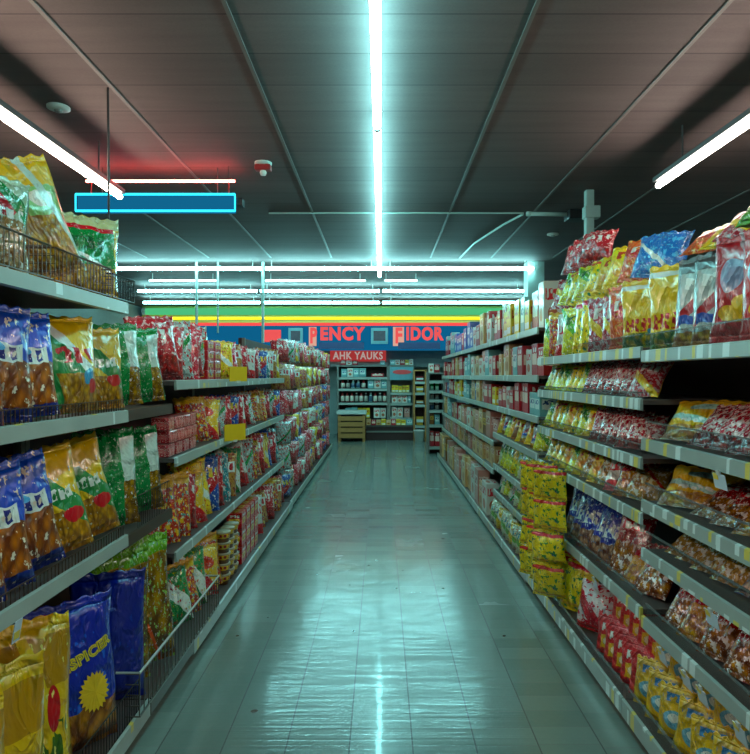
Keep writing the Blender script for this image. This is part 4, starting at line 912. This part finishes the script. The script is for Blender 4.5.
boxrow(S, 'in the far cabinet, upper shelf', [391.5, 395, 398.5, 402, 406, 409.5], 392.5, 385.5, ['c_yellow']); boxrow(S, 'in the far cabinet, second shelf', [391.5, 397, 402, 407.5, 411], 403, 394.5, ['c_white', 'c_white', 'c_white', 'c_teal'])
boxrow(S, 'in the far cabinet, third shelf', [391.5, 397, 403, 404, 410], 417.6, 407, ['c_white', 'c_white', None, 'c_pink'])
boxrow(S, 'standing on top of the far cabinet', [390, 395, 400, 405, 409, 413.5], 365, 359.5, ['c_teal', 'c_white', 'c_red', 'c_yellow', 'c_white'])
boxrow(S, 'standing on top of the far bottle rack', [340, 346, 352, 358, 380, 385], 365, 360.5, ['c_red', 'c_white', 'c_red', None, 'c_teal'])
# wooden crate with a pale top
o = empty('wooden_crate', (fx(352, 15.0), 15.2, 0)); x0, x1 = fx(338, 15.0), fx(365, 15.0)
wob(MB().box((x0 - .03, 14.98, fz(414.5, 15.0)), (x1 + .03, 15.6, fz(411, 15.0))), 'top_slab', M['white'], o, bevel=.01)
zt = fz(415, 15.0)
for k in range(4): z = .1 + k * (zt - .1) / 4; wob(MB().box((x0, 15.0, z), (x1, 15.03, z + (zt - .1) / 4 - .035)), 'plank', M['wood'], o)
for x in (x0, x1 - .06): wob(MB().box((x, 15.03, 0), (x + .06, 15.58, zt)), 'side_post', M['wood'], o)
wob(MB().box((x0 + .06, 15.1, .06), (x1 - .06, 15.5, zt - .02)), 'inner_box', M['dark'], o); tag(o, 'slatted wooden crate with a pale top before the far rack', 'crate')
# narrow yellow rack and the bin under it
yr = 15.3
rack('bin_rack', 'narrow brown rack of yellow bins beside the far cabinet', fx(413.5, yr), fx(426.5, yr), yr, [fz(382, yr), fz(393, yr), fz(405, yr), fz(426, yr)], fz(371, yr), .4, M['wood'], M['dark'], 'rack')
for k, (pz, h, dm) in enumerate(((392.6, 6, 'bins'), (404.6, 4, 'wood'), (425.6, 8.5, 'bins'), (381.6, 5, 'redp'))):
    o = empty('storage_bin', (fx(420, yr), yr + .05, fz(pz, yr) + .004)); hh = h * yr / F
    mb = MB(); wv = .13
    mb.lathe([(.0, 0), (.105, 0), (.125, hh), (.115, hh), (.1, .012), (.0, .012)], 4); q = mb.obj('tub', M[dm], o); q.rotation_euler = (0, 0, PI / 4); q.location = (0, .1, 0); MB().box((-.085, -.003, hh * .35), (.085, .012, hh * .7)).obj('label_plate', M['white'], o)
    tag(o, ('yellow bin on the upper middle shelf of the far brown rack', 'brown low bin on the lower middle shelf of the brown rack', 'tall yellow bin on the bottom shelf of the brown rack', 'red bin on the top shelf of the far brown rack')[k], 'bin')
o = empty('waste_bin', (fx(419.5, 14.9), 15.05, 0)); MB().lathe([(.0, 0), (.1, 0), (.125, .27), (.135, .275), (.135, .29), (.115, .29), (.1, .02), (.0, .02)], 18).obj('body', M['white'], o, True); MB().lathe([(.137, .262), (.142, .275), (.137, .292)], 18).obj('rim', M['white'], o, True)
tag(o, 'small white waste bin on the floor by the brown rack', 'bin')
for a, b, c, d_, e in ((402, 412, 350.5, 361, 'c_teal'), (412.5, 422, 351, 362, 'c_white'), (423, 432, 352, 363, 'c_red'), (415, 426, 362.5, 371, 'c_red')):
    pass
# end display at the end of the right run
ye = 12.7
rack('end_display', 'dark end display with red and green goods past the right shelves', fx(427.5, ye), fx(445, ye), ye, [fz(381, ye), fz(391, ye), fz(400, ye), fz(410.5, ye), fz(425, ye), fz(447, ye)], fz(374, ye), .35, M['upright'], M['dark'], 'display')
E = ye + .05
jars(E, 'on the end display, upper shelf', 429.5, 440, 390.4, .15, .04, ('jar_green',)); jars(E, 'on the end display, second shelf', 429.5, 440, 399.5, .14, .04, ('jar_dark',)); jars(E, 'on the end display, third shelf', 429.5, 440, 410, .15, .045, ('jar_dark', 'jar_pale'))
boxrow(E, 'on the end display, fourth shelf', [429.5, 434.5, 440], 424.6, 414, ['c_brown', 'c_teal'], .2); boxrow(E, 'on the end display, bottom shelf', [429.5, 434.5, 440], 446.6, 431, ['c_red'], .2)
cartons_top = [('c_white', 430, 8), ('c_red', 436, 9)]
boxrow(E, 'on top of the end display', [428.5, 434, 440], 373, 364, ['c_white', 'c_red'], .2)
settle(); give_labels()
# ------------------------------------------------------------------ camera and exposure
cam = bpy.data.cameras.new('camera'); co = bpy.data.objects.new('camera', cam); COL.objects.link(co)
co.location = (0, 0, EYE); co.rotation_euler = (PI / 2, 0, 0)
cam.sensor_width = 36; cam.lens = F / 754 * 36; cam.shift_x = -6 / 754; cam.shift_y = -1 / 754; cam.clip_start = .05
SC.camera = co
w = bpy.data.worlds.new('world'); SC.world = w; w.use_nodes = True
w.node_tree.nodes['Background'].inputs[0].default_value = (.02, .012, .012, 1); w.node_tree.nodes['Background'].inputs[1].default_value = 1
SC.view_settings.view_transform = 'Standard'; SC.view_settings.look = 'None'; SC.view_settings.exposure = 0.36; SC.view_settings.gamma = 1.0
SC.view_settings.use_curve_mapping = False
